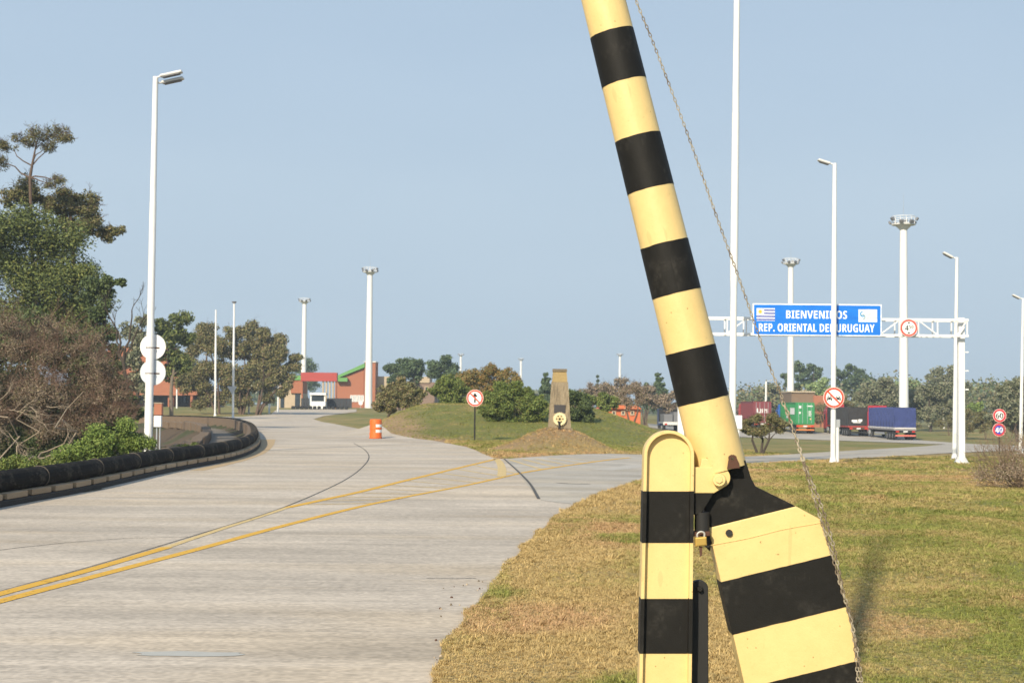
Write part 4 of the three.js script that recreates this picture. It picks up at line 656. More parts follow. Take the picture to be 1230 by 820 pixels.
// local axes of a lorry: z = 0 at its tail, going to -z (forward); x from 0 (left side) to 2.55; y from the ground
function lorry({ left, D, label, cab, load, cabHigh = 3.7, axles = [1.4, 2.7, 4.0], tractor = [12.2, 15.4], group = 'parked lorries' }) {
  const x0 = at(left, 500, D).x, b = onG(x0 + 1.28, D), t = thing('lorry', label, 'lorry', b, group), y = b.y, z = b.z, X = (x) => x0 + x, Z = (d) => z - d;
  const bx = (n, xa, xb, ya, yb, da, db, m, par = t, r = 0) => part(n, box(X((xa + xb) / 2), y + (ya + yb) / 2, Z((da + db) / 2), xb - xa, yb - ya, db - da, r), m, par);
  const ch = bx('chassis', 0.75, 1.8, 0.85, 1.15, 0.3, 15.6, M.darkSteel);
  for (const a of [...axles, ...tractor]) for (const s of [0.2, 2.35]) { const w = piece('wheel', wheelGeo.tyre, M.rubber, t, V(X(s), y + 0.5, Z(a)), [0, 0, 0]); piece('rim', wheelGeo.rim, M.galv, w, V(X(s), y + 0.5, Z(a))); piece('hub', wheelGeo.hub, M.lampDark, w, V(X(s), y + 0.5, Z(a))); }
  bx('bumper', 0.1, 2.45, 0.45, 0.62, 0.02, 0.14, load.bumper ?? M.darkSteel);
  const rearBar = bx('tail_board', 0.15, 2.4, 0.86, 1.16, 0.04, 0.22, load.tail ?? M.rust);
  for (const s of [0.35, 2.2]) part('tail_light', box(X(s), y + 1.0, Z(0.03), 0.36, 0.16, 0.03), tail, rearBar);
  part('number_plate', box(X(1.27), y + 1.0, Z(0.03), 0.5, 0.14, 0.025), M.white, rearBar);
  for (const k of [-1, 1]) bx('mud_flap', 1.27 + k * 1.07 - 0.27, 1.27 + k * 1.07 + 0.27, 0.25, 0.84, 0.5, 0.53, M.rubber);
  bx('side_guard', 0.02, 0.06, 0.6, 0.85, 5.2, 10.2, M.galv);
  // cab
  const cm = std(cab, 0.35), cb = bx('cab', 0.03, 2.52, 0.75, cabHigh - 0.5, 13.9, 16.0, cm, t, 0.12);
  const df = new THREE.Shape([new THREE.Vector2(0, 0), new THREE.Vector2(1.7, 0), new THREE.Vector2(0.2, 0.72), new THREE.Vector2(0, 0.75)]);
  part('roof_deflector', new THREE.ExtrudeGeometry(df, { depth: 2.2, bevelEnabled: true, bevelSize: 0.03, bevelThickness: 0.05, bevelSegments: 1 }).rotateY(Math.PI / 2).translate(X(0.17), y + cabHigh - 0.52, Z(14.05)), cm, t);
  part('side_window', box(X(0.02), y + 2.35, Z(15.2), 0.03, 0.75, 0.9, 0.01), M.dimGlass, cb); part('mirror', box(X(-0.18), y + 2.3, Z(15.75), 0.22, 0.5, 0.1, 0.02), M.darkSteel, cb);
  part('windscreen', box(X(1.27), y + 2.35, Z(16.01), 2.1, 0.85, 0.03, 0.01), M.dimGlass, cb);
  bx('fuel_tank', 0.05, 0.6, 0.5, 1.05, 13.1, 14.2, M.galv, t, 0.1);
  load.build({ t, X, Y: (v) => y + v, Z, bx });
  return t;
}
function containerLoad(col, opts) {
  const cm = std(col, 0.6, { map: rep(mottle, 2, 2) }), cd = std(col.clone().multiplyScalar(0.8), 0.6);
  return { tail: opts.tail, bumper: opts.bumper, build({ t, X, Y, Z, bx }) {
    const L = opts.length ?? 12.2, c = bx('container', 0.05, 2.49, 1.22, 4.08, 0.28, L, cm), rib = new THREE.BoxGeometry(0.05, 2.5, 0.14);
    const lab = [];
    for (let d = 0.7; d < L - 0.3; d += 0.3) lab.push(box(X(0.03), Y(2.65), Z(d), 0.05, 2.5, 0.15));
    part('corrugation', merge(lab), cm, c); c.children[0].userData.kind = 'stuff';
    for (const [ya, yb] of [[1.2, 1.36], [3.95, 4.1]]) bx('rail', -0.01, 0.05, ya, yb, 0.26, L, cd, c);
    for (const xx of [0.05, 2.4]) bx('corner_post', xx - 0.02, xx + 0.12, 1.36, 3.95, 0.22, 0.30, cd, c);
    for (const [xa, xb] of [[0.16, 1.25], [1.29, 2.38]]) { const d = bx('door', xa, xb, 1.38, 3.93, 0.235, 0.275, cm, c); }
    for (const xx of [0.45, 0.95, 1.58, 2.08]) part('lock_rod', bar(V(X(xx), Y(1.36), Z(0.215)), V(X(xx), Y(3.96), Z(0.215)), 0.03, 0.03, 6), M.galv, c);
    for (const [xx, yy, w, h, m] of opts.marks ?? []) part('door_mark', box(X(xx), Y(yy), Z(0.225), w, h, 0.012), m, c);
    for (const [d, yy, w, h, m] of opts.side ?? []) part('side_mark', box(X(-0.003), Y(yy), Z(d), 0.012, h, w), m, c);
  } };
}
function tarpLoad(col, opts) {
  const cm = std(col, 0.85, { map: rep(mottle, 2, 2), bumpMap: rep(grainBump, 0.6, 0.2), bumpScale: 0.12 });
  return { tail: opts.tail, bumper: opts.bumper, build({ t, X, Y, Z, bx }) {
    const bed = bx('flatbed', 0, 2.55, 1.15, 1.32, 0.2, 13.6, opts.bed ?? M.rust); const H = opts.top ?? 3.85, nx = 10, nl = 46, ny = 10, p = [], uv = [], idx = [];
    const f = (u, v) => 0.035 * Math.sin(u * 46 + 3 * Math.sin(v * 5)) + 0.05 * (vnoise(u * 24, v * 4, 301) - 0.5);       // folds hanging in the cloth
    const grid = (fn, a, c) => { const o = p.length / 3; for (let j = 0; j <= c; j++) for (let i = 0; i <= a; i++) { const q = fn(i / a, j / c); p.push(q.x, q.y, q.z); uv.push(i / a * 4, j / c); if (i && j) { const k = o + j * (a + 1) + i; idx.push(k - a - 2, k - 1, k, k - a - 2, k, k - a - 1); } } };
    const top = (u) => H - 0.05 * Math.abs(Math.sin(u * 18));
    grid((u, v) => V(X(0.02 - f(u, v) * (1 - v * 0.5)), Y(lerp(1.30 + 0.06 * Math.sin(u * 60), top(u), v)), Z(0.22 + u * 13.2)), nl, ny);
    grid((u, v) => V(X(2.53 + f(u, v) * (1 - v * 0.5)), Y(lerp(1.34, top(u), v)), Z(0.22 + u * 13.2)), nl, ny);
    grid((u, v) => V(X(0.02 + u * 2.51), Y(lerp(1.32, H - 0.02 + 0.05 * Math.sin(u * 3.14), v)), Z(0.22 - f(u * 0.2, v + 3))), nx, ny);
    grid((u, v) => V(X(0.02 + v * 2.51), Y(top(u) + 0.06 * Math.sin(v * 3.14)), Z(0.22 + u * 13.2)), nl, 4);
    grid((u, v) => V(X(0.02 + u * 2.51), Y(lerp(1.32, H, v)), Z(13.42)), 4, 4);
    const g = new THREE.BufferGeometry(); g.setAttribute('position', new THREE.Float32BufferAttribute(p, 3)); g.setAttribute('uv', new THREE.Float32BufferAttribute(uv, 2)); g.setIndex(idx); g.computeVertexNormals();
    const tp = part('tarpaulin', g, cm, t);
    const hem = std(rgb(0.62, 0.60, 0.58), 0.8); if (opts.hem) { part('hem', box(X(-0.02), Y(1.40), Z(6.9), 0.03, 0.16, 13.3), hem, tp); part('hem', box(X(1.27), Y(1.40), Z(0.18), 2.5, 0.13, 0.03), hem, tp); }
    for (let k = 0; k < 9; k++) part('strap', box(X(-0.035), Y(1.75), Z(1 + k * 1.45), 0.02, 0.9, 0.05), M.darkSteel, tp);
    for (const [xx, yy, w, h] of opts.marks ?? []) part('rear_mark', box(X(xx), Y(yy), Z(0.14), w, h, 0.015), M.white, tp);
  } };
}
const RWband = std(rgb(0.62, 0.16, 0.12), 0.5);
lorry({ left: 1075, D: 183, label: 'red lorry with blue tarpaulin trailer, standing at the end of the lorry row', cab: rgb(0.42, 0.03, 0.04), cabHigh: 3.75, load: tarpLoad(rgb(0.060, 0.088, 0.290), { hem: true, tail: M.darkSteel, bumper: RWband, top: 3.75, bed: std(rgb(0.30, 0.28, 0.28), 0.8) }) });
lorry({ left: 1019.5, D: 197, label: 'red lorry with dark grey tarpaulin trailer beside the blue one', cab: rgb(0.40, 0.035, 0.04), cabHigh: 3.8, load: tarpLoad(rgb(0.055, 0.05, 0.048), { tail: M.rust, top: 3.6, bed: M.redPaint, marks: [[0.8, 1.95, 0.7, 0.26], [1.5, 2.0, 0.5, 0.3], [1.1, 1.75, 1.0, 0.1]] }) });
const wm = std(rgb(0.75, 0.75, 0.74), 0.6);
lorry({ left: 956, D: 206, label: 'lorry carrying a bright green shipping container', cab: rgb(0.03, 0.12, 0.42), cabHigh: 3.6, load: containerLoad(rgb(0.025, 0.26, 0.085), { tail: std(rgb(0.5, 0.12, 0.03), 0.6), bumper: std(rgb(0.6, 0.2, 0.05), 0.6), marks: [[0.6, 3.5, 0.34, 0.34, wm], [0.6, 2.75, 0.2, 0.28, wm], [1.9, 3.62, 0.75, 0.14, wm], [1.9, 2.9, 0.4, 0.12, wm], [1.9, 2.65, 0.4, 0.12, wm], [1.9, 2.4, 0.36, 0.1, wm], [2.0, 1.95, 0.2, 0.2, M.lineYellow ?? M.yellow]], side: [[2.4, 2.95, 3.2, 0.85, wm], [6.3, 2.2, 1.2, 0.35, wm]] }) });
lorry({ left: 905, D: 216, label: 'lorry carrying a dark red shipping container with white letters', cab: rgb(0.30, 0.05, 0.05), cabHigh: 3.5, load: containerLoad(rgb(0.21, 0.035, 0.045), { tail: M.rust, marks: [[0.62, 2.85, 0.16, 0.62, wm], [0.82, 2.58, 0.34, 0.12, wm], [1.06, 2.8, 0.12, 0.55, wm], [1.28, 2.8, 0.12, 0.55, wm], [1.6, 2.8, 0.14, 0.6, wm], [1.78, 2.95, 0.24, 0.12, wm], [1.9, 2.8, 0.12, 0.55, wm]] }) });
{ // flatbed lorry half hidden behind the boom
  const D = 185, x0 = at(797, 500, D).x, b = onG(x0 + 1.2, D), t = thing('flatbed_lorry', 'dark blue flatbed lorry with white tail board half hidden behind the boom', 'lorry', b, 'parked lorries'), y = b.y, z = b.z;
  const bx = (n, xa, xb, ya, yb, da, db, m, r = 0, par = t) => part(n, box(x0 + (xa + xb) / 2, y + (ya + yb) / 2, z - (da + db) / 2, xb - xa, yb - ya, db - da, r), m, par);
  bx('chassis', 0.7, 1.75, 0.7, 1.0, 0.3, 8.6, M.darkSteel); bx('bed', 0, 2.45, 1.0, 1.15, 0.1, 6.2, M.galv); bx('tail_board', 0, 2.45, 0.85, 1.2, 0.0, 0.1, M.whiteWorn);
  bx('cab', 0.05, 2.4, 0.7, 2.75, 6.7, 8.6, std(rgb(0.03, 0.05, 0.14), 0.4), 0.12);
  bx('head_board', 0.05, 2.4, 1.15, 2.7, 6.1, 6.2, M.darkSteel);
  for (const k of [0, 1]) bx('load_crate', 0.15 + k * 1.12, 1.18 + k * 1.12, 1.15, 2.1 + 0.25 * k, 0.7, 5.4, M.lampDark, 0.03);
  for (const a of [1.3, 7.2]) for (const s of [0.2, 2.2]) { const w = piece('wheel', wheelGeo.tyre, M.rubber, t, V(x0 + s, y + 0.5, z - a)); piece('rim', wheelGeo.rim, M.galv, w, V(x0 + s, y + 0.5, z - a)); }
  for (const s of [0.3, 2.15]) part('tail_light', box(x0 + s, y + 0.95, z + 0.01, 0.3, 0.15, 0.03), tail, t);
}
// ---------------------------------------------------------------- trees, shrubs, grass
console.log('plants');
const M_leaf = new THREE.MeshStandardMaterial({ color: rgb(1, 1, 1), roughness: 0.75, vertexColors: true, side: THREE.DoubleSide });
const barkMats = { grey: std(rgb(0.20, 0.165, 0.125), 0.95, { map: rep(mottle, 2, 4) }), pale: std(rgb(0.36, 0.29, 0.21), 0.9, { map: rep(mottle, 2, 4) }), dark: std(rgb(0.075, 0.058, 0.045), 0.95, { map: rep(mottle, 2, 4) }), brown: std(rgb(0.14, 0.095, 0.07), 0.95, { map: rep(mottle, 2, 4) }) };
const PAL = {                                                            // leaf tints (linear base colours)
  euc: [[0.105, 0.135, 0.032], [0.150, 0.178, 0.044], [0.075, 0.100, 0.026], [0.190, 0.198, 0.052], [0.058, 0.078, 0.024]],
  eucBrown: [[0.125, 0.125, 0.040], [0.165, 0.150, 0.050], [0.095, 0.098, 0.034], [0.185, 0.140, 0.070]],
  dark: [[0.070, 0.101, 0.031], [0.054, 0.078, 0.028], [0.101, 0.132, 0.039]],
  brown: [[0.190, 0.142, 0.100], [0.240, 0.182, 0.125], [0.140, 0.106, 0.072], [0.150, 0.135, 0.060], [0.290, 0.225, 0.155]],
  dry: [[0.160, 0.150, 0.058], [0.205, 0.180, 0.075], [0.120, 0.118, 0.046], [0.225, 0.170, 0.085], [0.140, 0.145, 0.045]],
  green: [[0.120, 0.166, 0.032], [0.160, 0.206, 0.040], [0.086, 0.120, 0.025], [0.194, 0.206, 0.051]],
  bright: [[0.150, 0.215, 0.038], [0.200, 0.256, 0.051], [0.100, 0.158, 0.032]],
  orange: [[0.270, 0.175, 0.055], [0.215, 0.165, 0.055], [0.160, 0.150, 0.048], [0.300, 0.180, 0.055], [0.13, 0.14, 0.04]],
  olive: [[0.163, 0.178, 0.096], [0.209, 0.217, 0.132], [0.116, 0.132, 0.070], [0.248, 0.232, 0.147]],
  pine: [[0.078, 0.121, 0.054], [0.109, 0.152, 0.062], [0.054, 0.085, 0.039]],
  pale: [[0.248, 0.326, 0.132], [0.310, 0.380, 0.155], [0.186, 0.264, 0.109]],
  bare: [[0.295, 0.225, 0.163], [0.225, 0.171, 0.124], [0.357, 0.264, 0.186], [0.186, 0.163, 0.078]],
};
// crown of many leaf-sized faces; clumps = [{c, r, s}] in world space
function foliage(clumps, n, size, pal, r, { aspect = 0.55, gap = 0.34, droop = 0, shell = 0.62, fine = 1 } = {}) {
  n = Math.round(n * fine); 
  const w = []; let tot = 0; for (const k of clumps) { tot += k.r * k.r; w.push(tot); }
  const pos = new Float32Array(n * 12), nor = new Float32Array(n * 12), col = new Float32Array(n * 12), idx = new Uint32Array(n * 6);
  const a = V(), b = V(), N = V(), q = V(); let m = 0, guard = 0;
  while (m < n && guard++ < n * 4) {
    const pick = r() * tot; let k = 0; while (w[k] < pick) k++; const cl = clumps[k];
    q.set(r() * 2 - 1, r() * 2 - 1, r() * 2 - 1); const l = q.length(); if (l > 1 || l < 1e-3) continue; q.divideScalar(l);
    const rad = cl.r * Math.pow(r(), shell) * (1 + 0.22 * (r() - 0.3)); const px = cl.c.x + q.x * rad * (cl.sx ?? 1), py = cl.c.y + q.y * rad * (cl.sy ?? 0.85), pz = cl.c.z + q.z * rad;
    const f = 1.7 / (cl.r * 0.5 + size * 3), nz = vnoise(px * f + 7 * vnoise(pz * f, py * f, 5), py * f + pz * f * 0.7, 17); if (nz < gap) continue;
    N.set(r() * 2 - 1 + q.x * 0.5, r() * 2 - 1 + q.y * 0.5 + 0.25, r() * 2 - 1 + q.z * 0.5).normalize(); a.set(r() - 0.5, r() - 0.5 - droop, r() - 0.5).cross(N).normalize(); b.crossVectors(N, a);
    const s = size * (0.6 + 0.8 * r()), sw = s * aspect, c = pal[Math.floor(Math.pow(r(), 1.2) * pal.length)], tint = 0.82 + 0.36 * r(), o = m * 12;
    const pts = [[-1, 0], [0.05, -1], [1, 0], [-0.1, 1]];
    for (let v = 0; v < 4; v++) { const [u, t] = pts[v]; pos[o + v * 3] = px + a.x * u * s * 0.5 + b.x * t * sw * 0.5; pos[o + v * 3 + 1] = py + a.y * u * s * 0.5 + b.y * t * sw * 0.5; pos[o + v * 3 + 2] = pz + a.z * u * s * 0.5 + b.z * t * sw * 0.5; nor[o + v * 3] = N.x; nor[o + v * 3 + 1] = N.y; nor[o + v * 3 + 2] = N.z; col[o + v * 3] = c[0] * tint; col[o + v * 3 + 1] = c[1] * tint; col[o + v * 3 + 2] = c[2] * tint; }
    idx.set([m * 4, m * 4 + 1, m * 4 + 2, m * 4, m * 4 + 2, m * 4 + 3], m * 6); m++;
  }
  const g = new THREE.BufferGeometry(); g.setAttribute('position', new THREE.BufferAttribute(pos.subarray(0, m * 12), 3)); g.setAttribute('normal', new THREE.BufferAttribute(nor.subarray(0, m * 12), 3)); g.setAttribute('color', new THREE.BufferAttribute(col.subarray(0, m * 12), 3)); g.setIndex(new THREE.BufferAttribute(idx.subarray(0, m * 6), 1));
  return g;
}
function limb(a, b, r0, r1, r, out, wob = 0.12, seg = 5, n = 4) {          // crooked tapered limb, pushed into out[]
  const L = a.distanceTo(b); let p = a.clone();
  for (let i = 1; i <= n; i++) { const t = i / n, q = a.clone().lerp(b, t); if (i < n) q.add(V((r() - 0.5) * L * wob, (r() - 0.5) * L * wob * 0.6 + L * 0.05 * Math.sin(t * 3.14), (r() - 0.5) * L * wob)); out.push(bar(p, q, lerp(r0, r1, (i - 1) / n), lerp(r0, r1, t), seg, true)); p = q; }
}
function twigs(p, dir, len, rad, depth, r, out, o) {                       // forking bare branches
  const bends = 2 + (depth > 2 ? 1 : 0); let a = p.clone(), d = dir.clone();
  for (let i = 0; i < bends; i++) { d.add(V((r() - 0.5) * o.wob, (r() - 0.5) * o.wob + o.up, (r() - 0.5) * o.wob)).normalize(); const b = a.clone().addScaledVector(d, len / bends); out.push(bar(a, b, rad * (1 - 0.28 * i / bends), rad * (1 - 0.28 * (i + 1) / bends), depth > 2 ? 6 : depth > 1 ? 4 : 3, true)); a = b; if (depth > 0 && i < bends - 1 && r() < 0.75) twigs(a, d.clone().add(V((r() - 0.5) * o.spread, (r() - 0.4) * o.spread, (r() - 0.5) * o.spread)).normalize(), len * (0.5 + 0.2 * r()), rad * 0.55, depth - 1, r, out, o); }
  if (depth > 0) for (let k = 0; k < o.fork; k++) twigs(a, d.clone().add(V((r() - 0.5) * o.spread * 1.5, (r() - 0.42) * o.spread, (r() - 0.5) * o.spread * 1.5)).normalize(), len * (0.62 + 0.22 * r()), rad * 0.68, depth - 1, r, out, o);
}
let treeSeed = 1;
// a tree whose lobes are given as [px, py, radius in px] at distance D; every lobe becomes a cluster of small clumps spread in depth
function tree({ name = 'tree', label, category = 'tree', group, base, D, lobes, n, leaf, pal, bark = 'grey', sub = 7, trunks = 1, trunkR, fork = 0.45, aspect, gap, droop, shell, depthScale = 0.8, flat = 0.9, twig = 0, spread = 1, rest = {} }) {
  const r = rngOf(treeSeed++ * 7919), s = D / FPX, b = base ? (base.isVector3 ? base : under(base, D)) : under(lobes[0][0], D), t = thing(name, label, category, b, group);
  const L = lobes.map(([px, py, rp, dd = 0]) => ({ c: at(px, py, D).add(V(0, 0, ((r() - 0.5) * 1.2 + dd) * rp * s * depthScale)), r: rp * s }));
  const clumps = []; for (const k of L) { for (let i = 0; i < sub; i++) { const a = r() * 6.283, e = Math.acos(r() * 2 - 1), q = (0.45 + 0.4 * r()) * spread; clumps.push({ c: k.c.clone().add(V(Math.sin(e) * Math.cos(a) * k.r * q, Math.cos(e) * k.r * q * flat, Math.sin(e) * Math.sin(a) * k.r * q * 1.1)), r: k.r * (0.38 + 0.34 * r()), sy: 0.8 }); } clumps.push({ c: k.c, r: k.r * 0.62, sy: 0.9 }); }
  const wood = [], low = Math.min(...L.map((k) => k.c.y - k.r)), cx = L.reduce((a, k) => a + k.c.x, 0) / L.length, cz = L.reduce((a, k) => a + k.c.z, 0) / L.length;
  const maxR = Math.max(...L.map((k) => k.c.y + k.r)) - b.y, R = trunkR ?? 0.028 * maxR;
  const forks = [], spines = [];
  for (let k = 0; k < trunks; k++) { const ang = k / trunks * 6.283 + r(), o = trunks > 1 ? R * 1.2 : 0, f = V(lerp(b.x, cx, 0.5) + Math.cos(ang) * o * 5, lerp(b.y, Math.max(low, b.y + maxR * 0.25), trunks > 1 ? 0.9 : 1) + maxR * 0.04, lerp(b.z, cz, 0.5) + Math.sin(ang) * o * 5); limb(b.clone().add(V(Math.cos(ang) * o, -0.2, Math.sin(ang) * o)), f, R, R * 0.72, r, wood, 0.06, 7, 3); forks.push(f); const hi = L.reduce((p, q) => ((q.c.y - 0.5 * Math.hypot(q.c.x - f.x, q.c.z - f.z)) > (p.c.y - 0.5 * Math.hypot(p.c.x - f.x, p.c.z - f.z)) ? q : p), L[Math.floor(r() * L.length)]); spines.push(hi.c.clone()); limb(f, hi.c, R * 0.7, R * 0.12, r, wood, 0.06, 6, 5); }
  part('trunk', merge(wood), barkMats[bark], t);
  const limbs = []; for (const k of L) { const w = Math.floor(r() * forks.length), f0 = forks[w], e0 = spines[w], hd = Math.hypot(k.c.x - f0.x, k.c.z - f0.z), tt = clamp((k.c.y - 0.75 * hd - f0.y) / Math.max(0.1, e0.y - f0.y), 0, 0.85), f = f0.clone().lerp(e0, tt), rl = R * lerp(0.42, 0.14, tt); limb(f, k.c, rl, rl * 0.3, r, limbs, 0.16, 5, 4); for (let i = 0; i < 3; i++) { const c = clumps[Math.floor(r() * clumps.length)]; if (c.c.distanceTo(k.c) < k.r * 1.6) limb(k.c, c.c, R * 0.1, R * 0.04, r, limbs, 0.15, 4, 3); } }
  if (twig) for (const c of clumps) for (let i = 0; i < twig; i++) { const d = V(r() - 0.5, r() - 0.25, r() - 0.5).normalize(); twigs(c.c, d, c.r * 0.8, Math.max(0.006, R * 0.09), 2, r, limbs, { wob: 0.5, up: 0.05, spread: 1.3, fork: 2 }); }
  part('limbs', merge(limbs), barkMats[bark], t);
  if (n) part('crown', foliage(clumps, n * (D > 130 ? 1.35 : 1.9), leaf * (D > 130 ? 0.78 : 0.66), PAL[pal], r, { aspect, gap, droop, shell }), M_leaf, t);
  return t;
}
const LT = 'trees behind the parapet', CT = 'trees across the junction', HT = 'plants on and behind the grass hill', RT = 'trees behind the lorries';
// --- left of the road
tree({ name: 'eucalyptus_tree', label: 'large leafy olive green eucalyptus behind the brown bush', group: LT, base: 30, D: 86, n: 40000, leaf: 0.29, pal: 'euc', bark: 'pale', trunkR: 0.22, sub: 9, droop: 0.5, aspect: 0.36, gap: 0.17, lobes: [[8, 290, 44], [42, 276, 38], [78, 292, 34], [100, 322, 28], [30, 330, 46], [68, 345, 40], [14, 378, 44], [60, 392, 38], [104, 372, 30], [96, 410, 30], [-30, 310, 50], [-45, 380, 50], [118, 392, 20], [84, 366, 30], [122, 350, 16]] });
tree({ name: 'eucalyptus_tree', label: 'brownish eucalyptus spreading out above the olive green one', group: LT, base: 85, D: 92, n: 9500, leaf: 0.27, pal: 'eucBrown', bark: 'brown', trunkR: 0.17, gap: 0.32, aspect: 0.4, twig: 1, spread: 1.15, sub: 10, lobes: [[84, 238, 17], [70, 252, 15], [100, 246, 17], [112, 262, 15], [98, 272, 16], [122, 283, 12], [138, 278, 9], [82, 262, 15], [30, 227, 20], [14, 240, 13], [48, 236, 12]] });
tree({ name: 'tall_thin_tree', label: 'tallest sparse tree with bare stem and small feathery tuft', group: LT, base: 22, D: 90, n: 3400, leaf: 0.2, pal: 'eucBrown', bark: 'brown', trunkR: 0.13, gap: 0.30, sub: 12, spread: 1.25, flat: 0.6, aspect: 0.35, twig: 2, lobes: [[48, 164, 14], [66, 158, 13], [78, 168, 10], [36, 170, 10], [58, 176, 9], [8, 178, 11], [0, 195, 12], [22, 166, 8], [70, 216, 8], [58, 222, 8]] });
tree({ name: 'dark_tree', label: 'dark green tree between the eucalyptus and the tall lamp post', group: LT, base: 118, D: 80, n: 13000, leaf: 0.22, pal: 'dark', bark: 'dark', trunkR: 0.2, gap: 0.40, lobes: [[112, 350, 17], [128, 340, 11], [143, 338, 7], [120, 378, 17], [112, 402, 18], [130, 400, 13], [124, 428, 17], [104, 432, 18], [140, 420, 9], [140, 446, 12]] });
{ const r = rngOf(501), b = under(152, 78), t = thing('dead_tree', 'leafless dark dead tree behind the dark green one', 'tree', b, LT), w = []; limb(b, at(148, 436, 78), 0.14, 0.09, r, w, 0.05); for (const [x, y] of [[132, 382], [158, 372], [140, 398], [165, 395]]) { const e = at(x, y, 78); limb(at(148, 436, 78), e, 0.07, 0.03, r, w, 0.16, 5, 5); twigs(e, V((x - 148) * 0.02, 0.7, 0.1).normalize(), 0.6, 0.025, 3, r, w, { wob: 0.5, up: 0.03, spread: 1.1, fork: 2 }); } part('branches', merge(w), barkMats.dark, t); }
{ // brown twiggy thicket with pale bare limbs
  const D = 52, r = rngOf(77), s = D / FPX, b = under(30, D), t = thing('brown_bush', 'large brown twiggy bush with pale bare limbs over the parapet', 'bush', b, LT), cl = [], w = [];
  for (const [x, y, rp] of [[-30, 420, 60], [20, 415, 45], [60, 405, 36], [95, 425, 34], [120, 455, 30], [40, 460, 45], [80, 470, 40], [130, 485, 24], [150, 495, 14], [0, 490, 50], [60, 505, 36], [-40, 500, 60], [110, 500, 30]]) { const c = at(x, y, D + 0.4).add(V(0, 0, -rp * s * (0.5 + 0.9 * r()))); for (let i = 0; i < 9; i++) cl.push({ c: c.clone().add(V((r() - 0.5) * 1.5 * rp * s, (r() - 0.5) * 1.4 * rp * s, (r() - 0.5) * 1.6 * rp * s)), r: rp * s * (0.25 + 0.25 * r()) }); }
  const w2 = []; for (const c of cl) for (let i = 0; i < 5; i++) twigs(c.c, V(r() - 0.4, r() - 0.25, r() - 0.4).normalize(), c.r * 0.95, 0.008, 3, r, w2, { wob: 0.5, up: 0.04, spread: 1.3, fork: 2 });
  for (const [x, y] of [[-10, 478], [30, 492], [70, 500], [100, 470]]) limb(b.clone().add(V((r() - 0.5) * 0.6, 0, (r() - 0.5) * 0.5)), at(x, y, D - 0.8), 0.032, 0.014, r, w, 0.34, 6, 8);
  for (const [x, y, dx, dy] of [[30, 492, 0.75, 0.1], [40, 495, 0.9, 0.25], [55, 488, 0.8, -0.35], [10, 485, 0.7, 0.5], [60, 500, 0.6, -0.7], [75, 488, 0.9, -0.1], [10, 500, 0.3, -0.8], [30, 520, 0.5, -0.5], [90, 500, 0.7, -0.6]]) twigs(at(x - 20, y, D - 0.55 - 0.3 * r()), V(dx, dy, (r() - 0.4) * 0.4).normalize(), 0.42, 0.015, 4, r, w, { wob: 0.55, up: 0.0, spread: 1.0, fork: 2 });
  part('bare_limbs', merge(w), barkMats.pale, t, 'pale bare crooked limbs at the front of the bush');
  part('twigs', merge(w2), std(rgb(0.22, 0.14, 0.10), 0.95), t);
  part('crown', foliage(cl, 78000, 0.058, PAL.brown, r, { aspect: 0.5, gap: 0.24, shell: 0.75 }), M_leaf, t);
}
const shrub = (o) => tree({ name: 'shrub', category: 'shrub', trunks: 3, trunkR: 0.035, sub: 9, gap: 0.32, spread: 1.12, ...o });
shrub({ label: 'fresh green shrub growing against the parapet by the tall lamp post', group: LT, D: 43.5, base: 120, n: 16000, leaf: 0.10, pal: 'bright', lobes: [[95, 540, 22], [120, 532, 24], [145, 525, 20], [165, 535, 16], [75, 552, 16], [130, 552, 24], [160, 555, 16]] });
shrub({ label: 'yellow green low shrub at the foot of the brown bush', group: LT, D: 40, base: 20, n: 9000, leaf: 0.09, pal: 'green', lobes: [[-15, 560, 22], [12, 558, 18], [38, 562, 16], [60, 562, 14], [0, 575, 18]] });
shrub({ label: 'dark tangled weeds along the parapet under the brown bush', group: LT, D: 54.5, base: 50, n: 8000, leaf: 0.12, pal: 'dark', gap: 0.2, lobes: [[10, 535, 24], [45, 540, 22], [75, 535, 18], [-20, 540, 24], [110, 535, 16]] });
shrub({ label: 'dull green weeds inside the parapet bend beside the lamp post', group: LT, D: 56, base: 210, n: 5000, leaf: 0.09, pal: 'green', lobes: [[205, 542, 9], [220, 539, 9], [235, 538, 7], [195, 546, 8]] });
shrub({ label: 'dark undergrowth behind the brown bush', group: LT, D: 58, base: 60, n: 26000, leaf: 0.24, pal: 'dark', gap: 0.04, lobes: [[-40, 470, 50], [20, 470, 45], [70, 480, 40], [120, 490, 28], [-25, 415, 42], [30, 405, 36], [72, 415, 32], [100, 440, 28], [20, 515, 40], [90, 520, 32], [140, 512, 18], [-30, 520, 40]] });
shrub({ label: 'dark undergrowth below the dark green tree', group: LT, D: 75, base: 130, n: 9000, leaf: 0.22, pal: 'dark', gap: 0.18, lobes: [[100, 465, 24], [130, 470, 20], [152, 482, 15], [120, 490, 20], [160, 498, 11]] });
tree({ name: 'olive_green_tree', label: 'upright grey green tree behind the round sign backs', group: CT, base: 165, D: 150, n: 9000, leaf: 0.34, pal: 'olive', bark: 'dark', trunkR: 0.22, gap: 0.36, lobes: [[160, 396, 14], [168, 415, 16], [155, 430, 15], [170, 445, 17], [158, 462, 15], [172, 385, 9], [176, 470, 12]] });
tree({ name: 'olive_green_tree', label: 'bushy green tree between the sign backs and the dry trees', group: CT, base: 206, D: 152, n: 11000, leaf: 0.34, pal: 'euc', bark: 'grey', trunkR: 0.22, gap: 0.36, lobes: [[194, 388, 12], [215, 384, 13], [203, 402, 16], [220, 405, 12], [196, 425, 16], [212, 430, 16], [200, 450, 14], [222, 440, 10], [190, 408, 9]] });
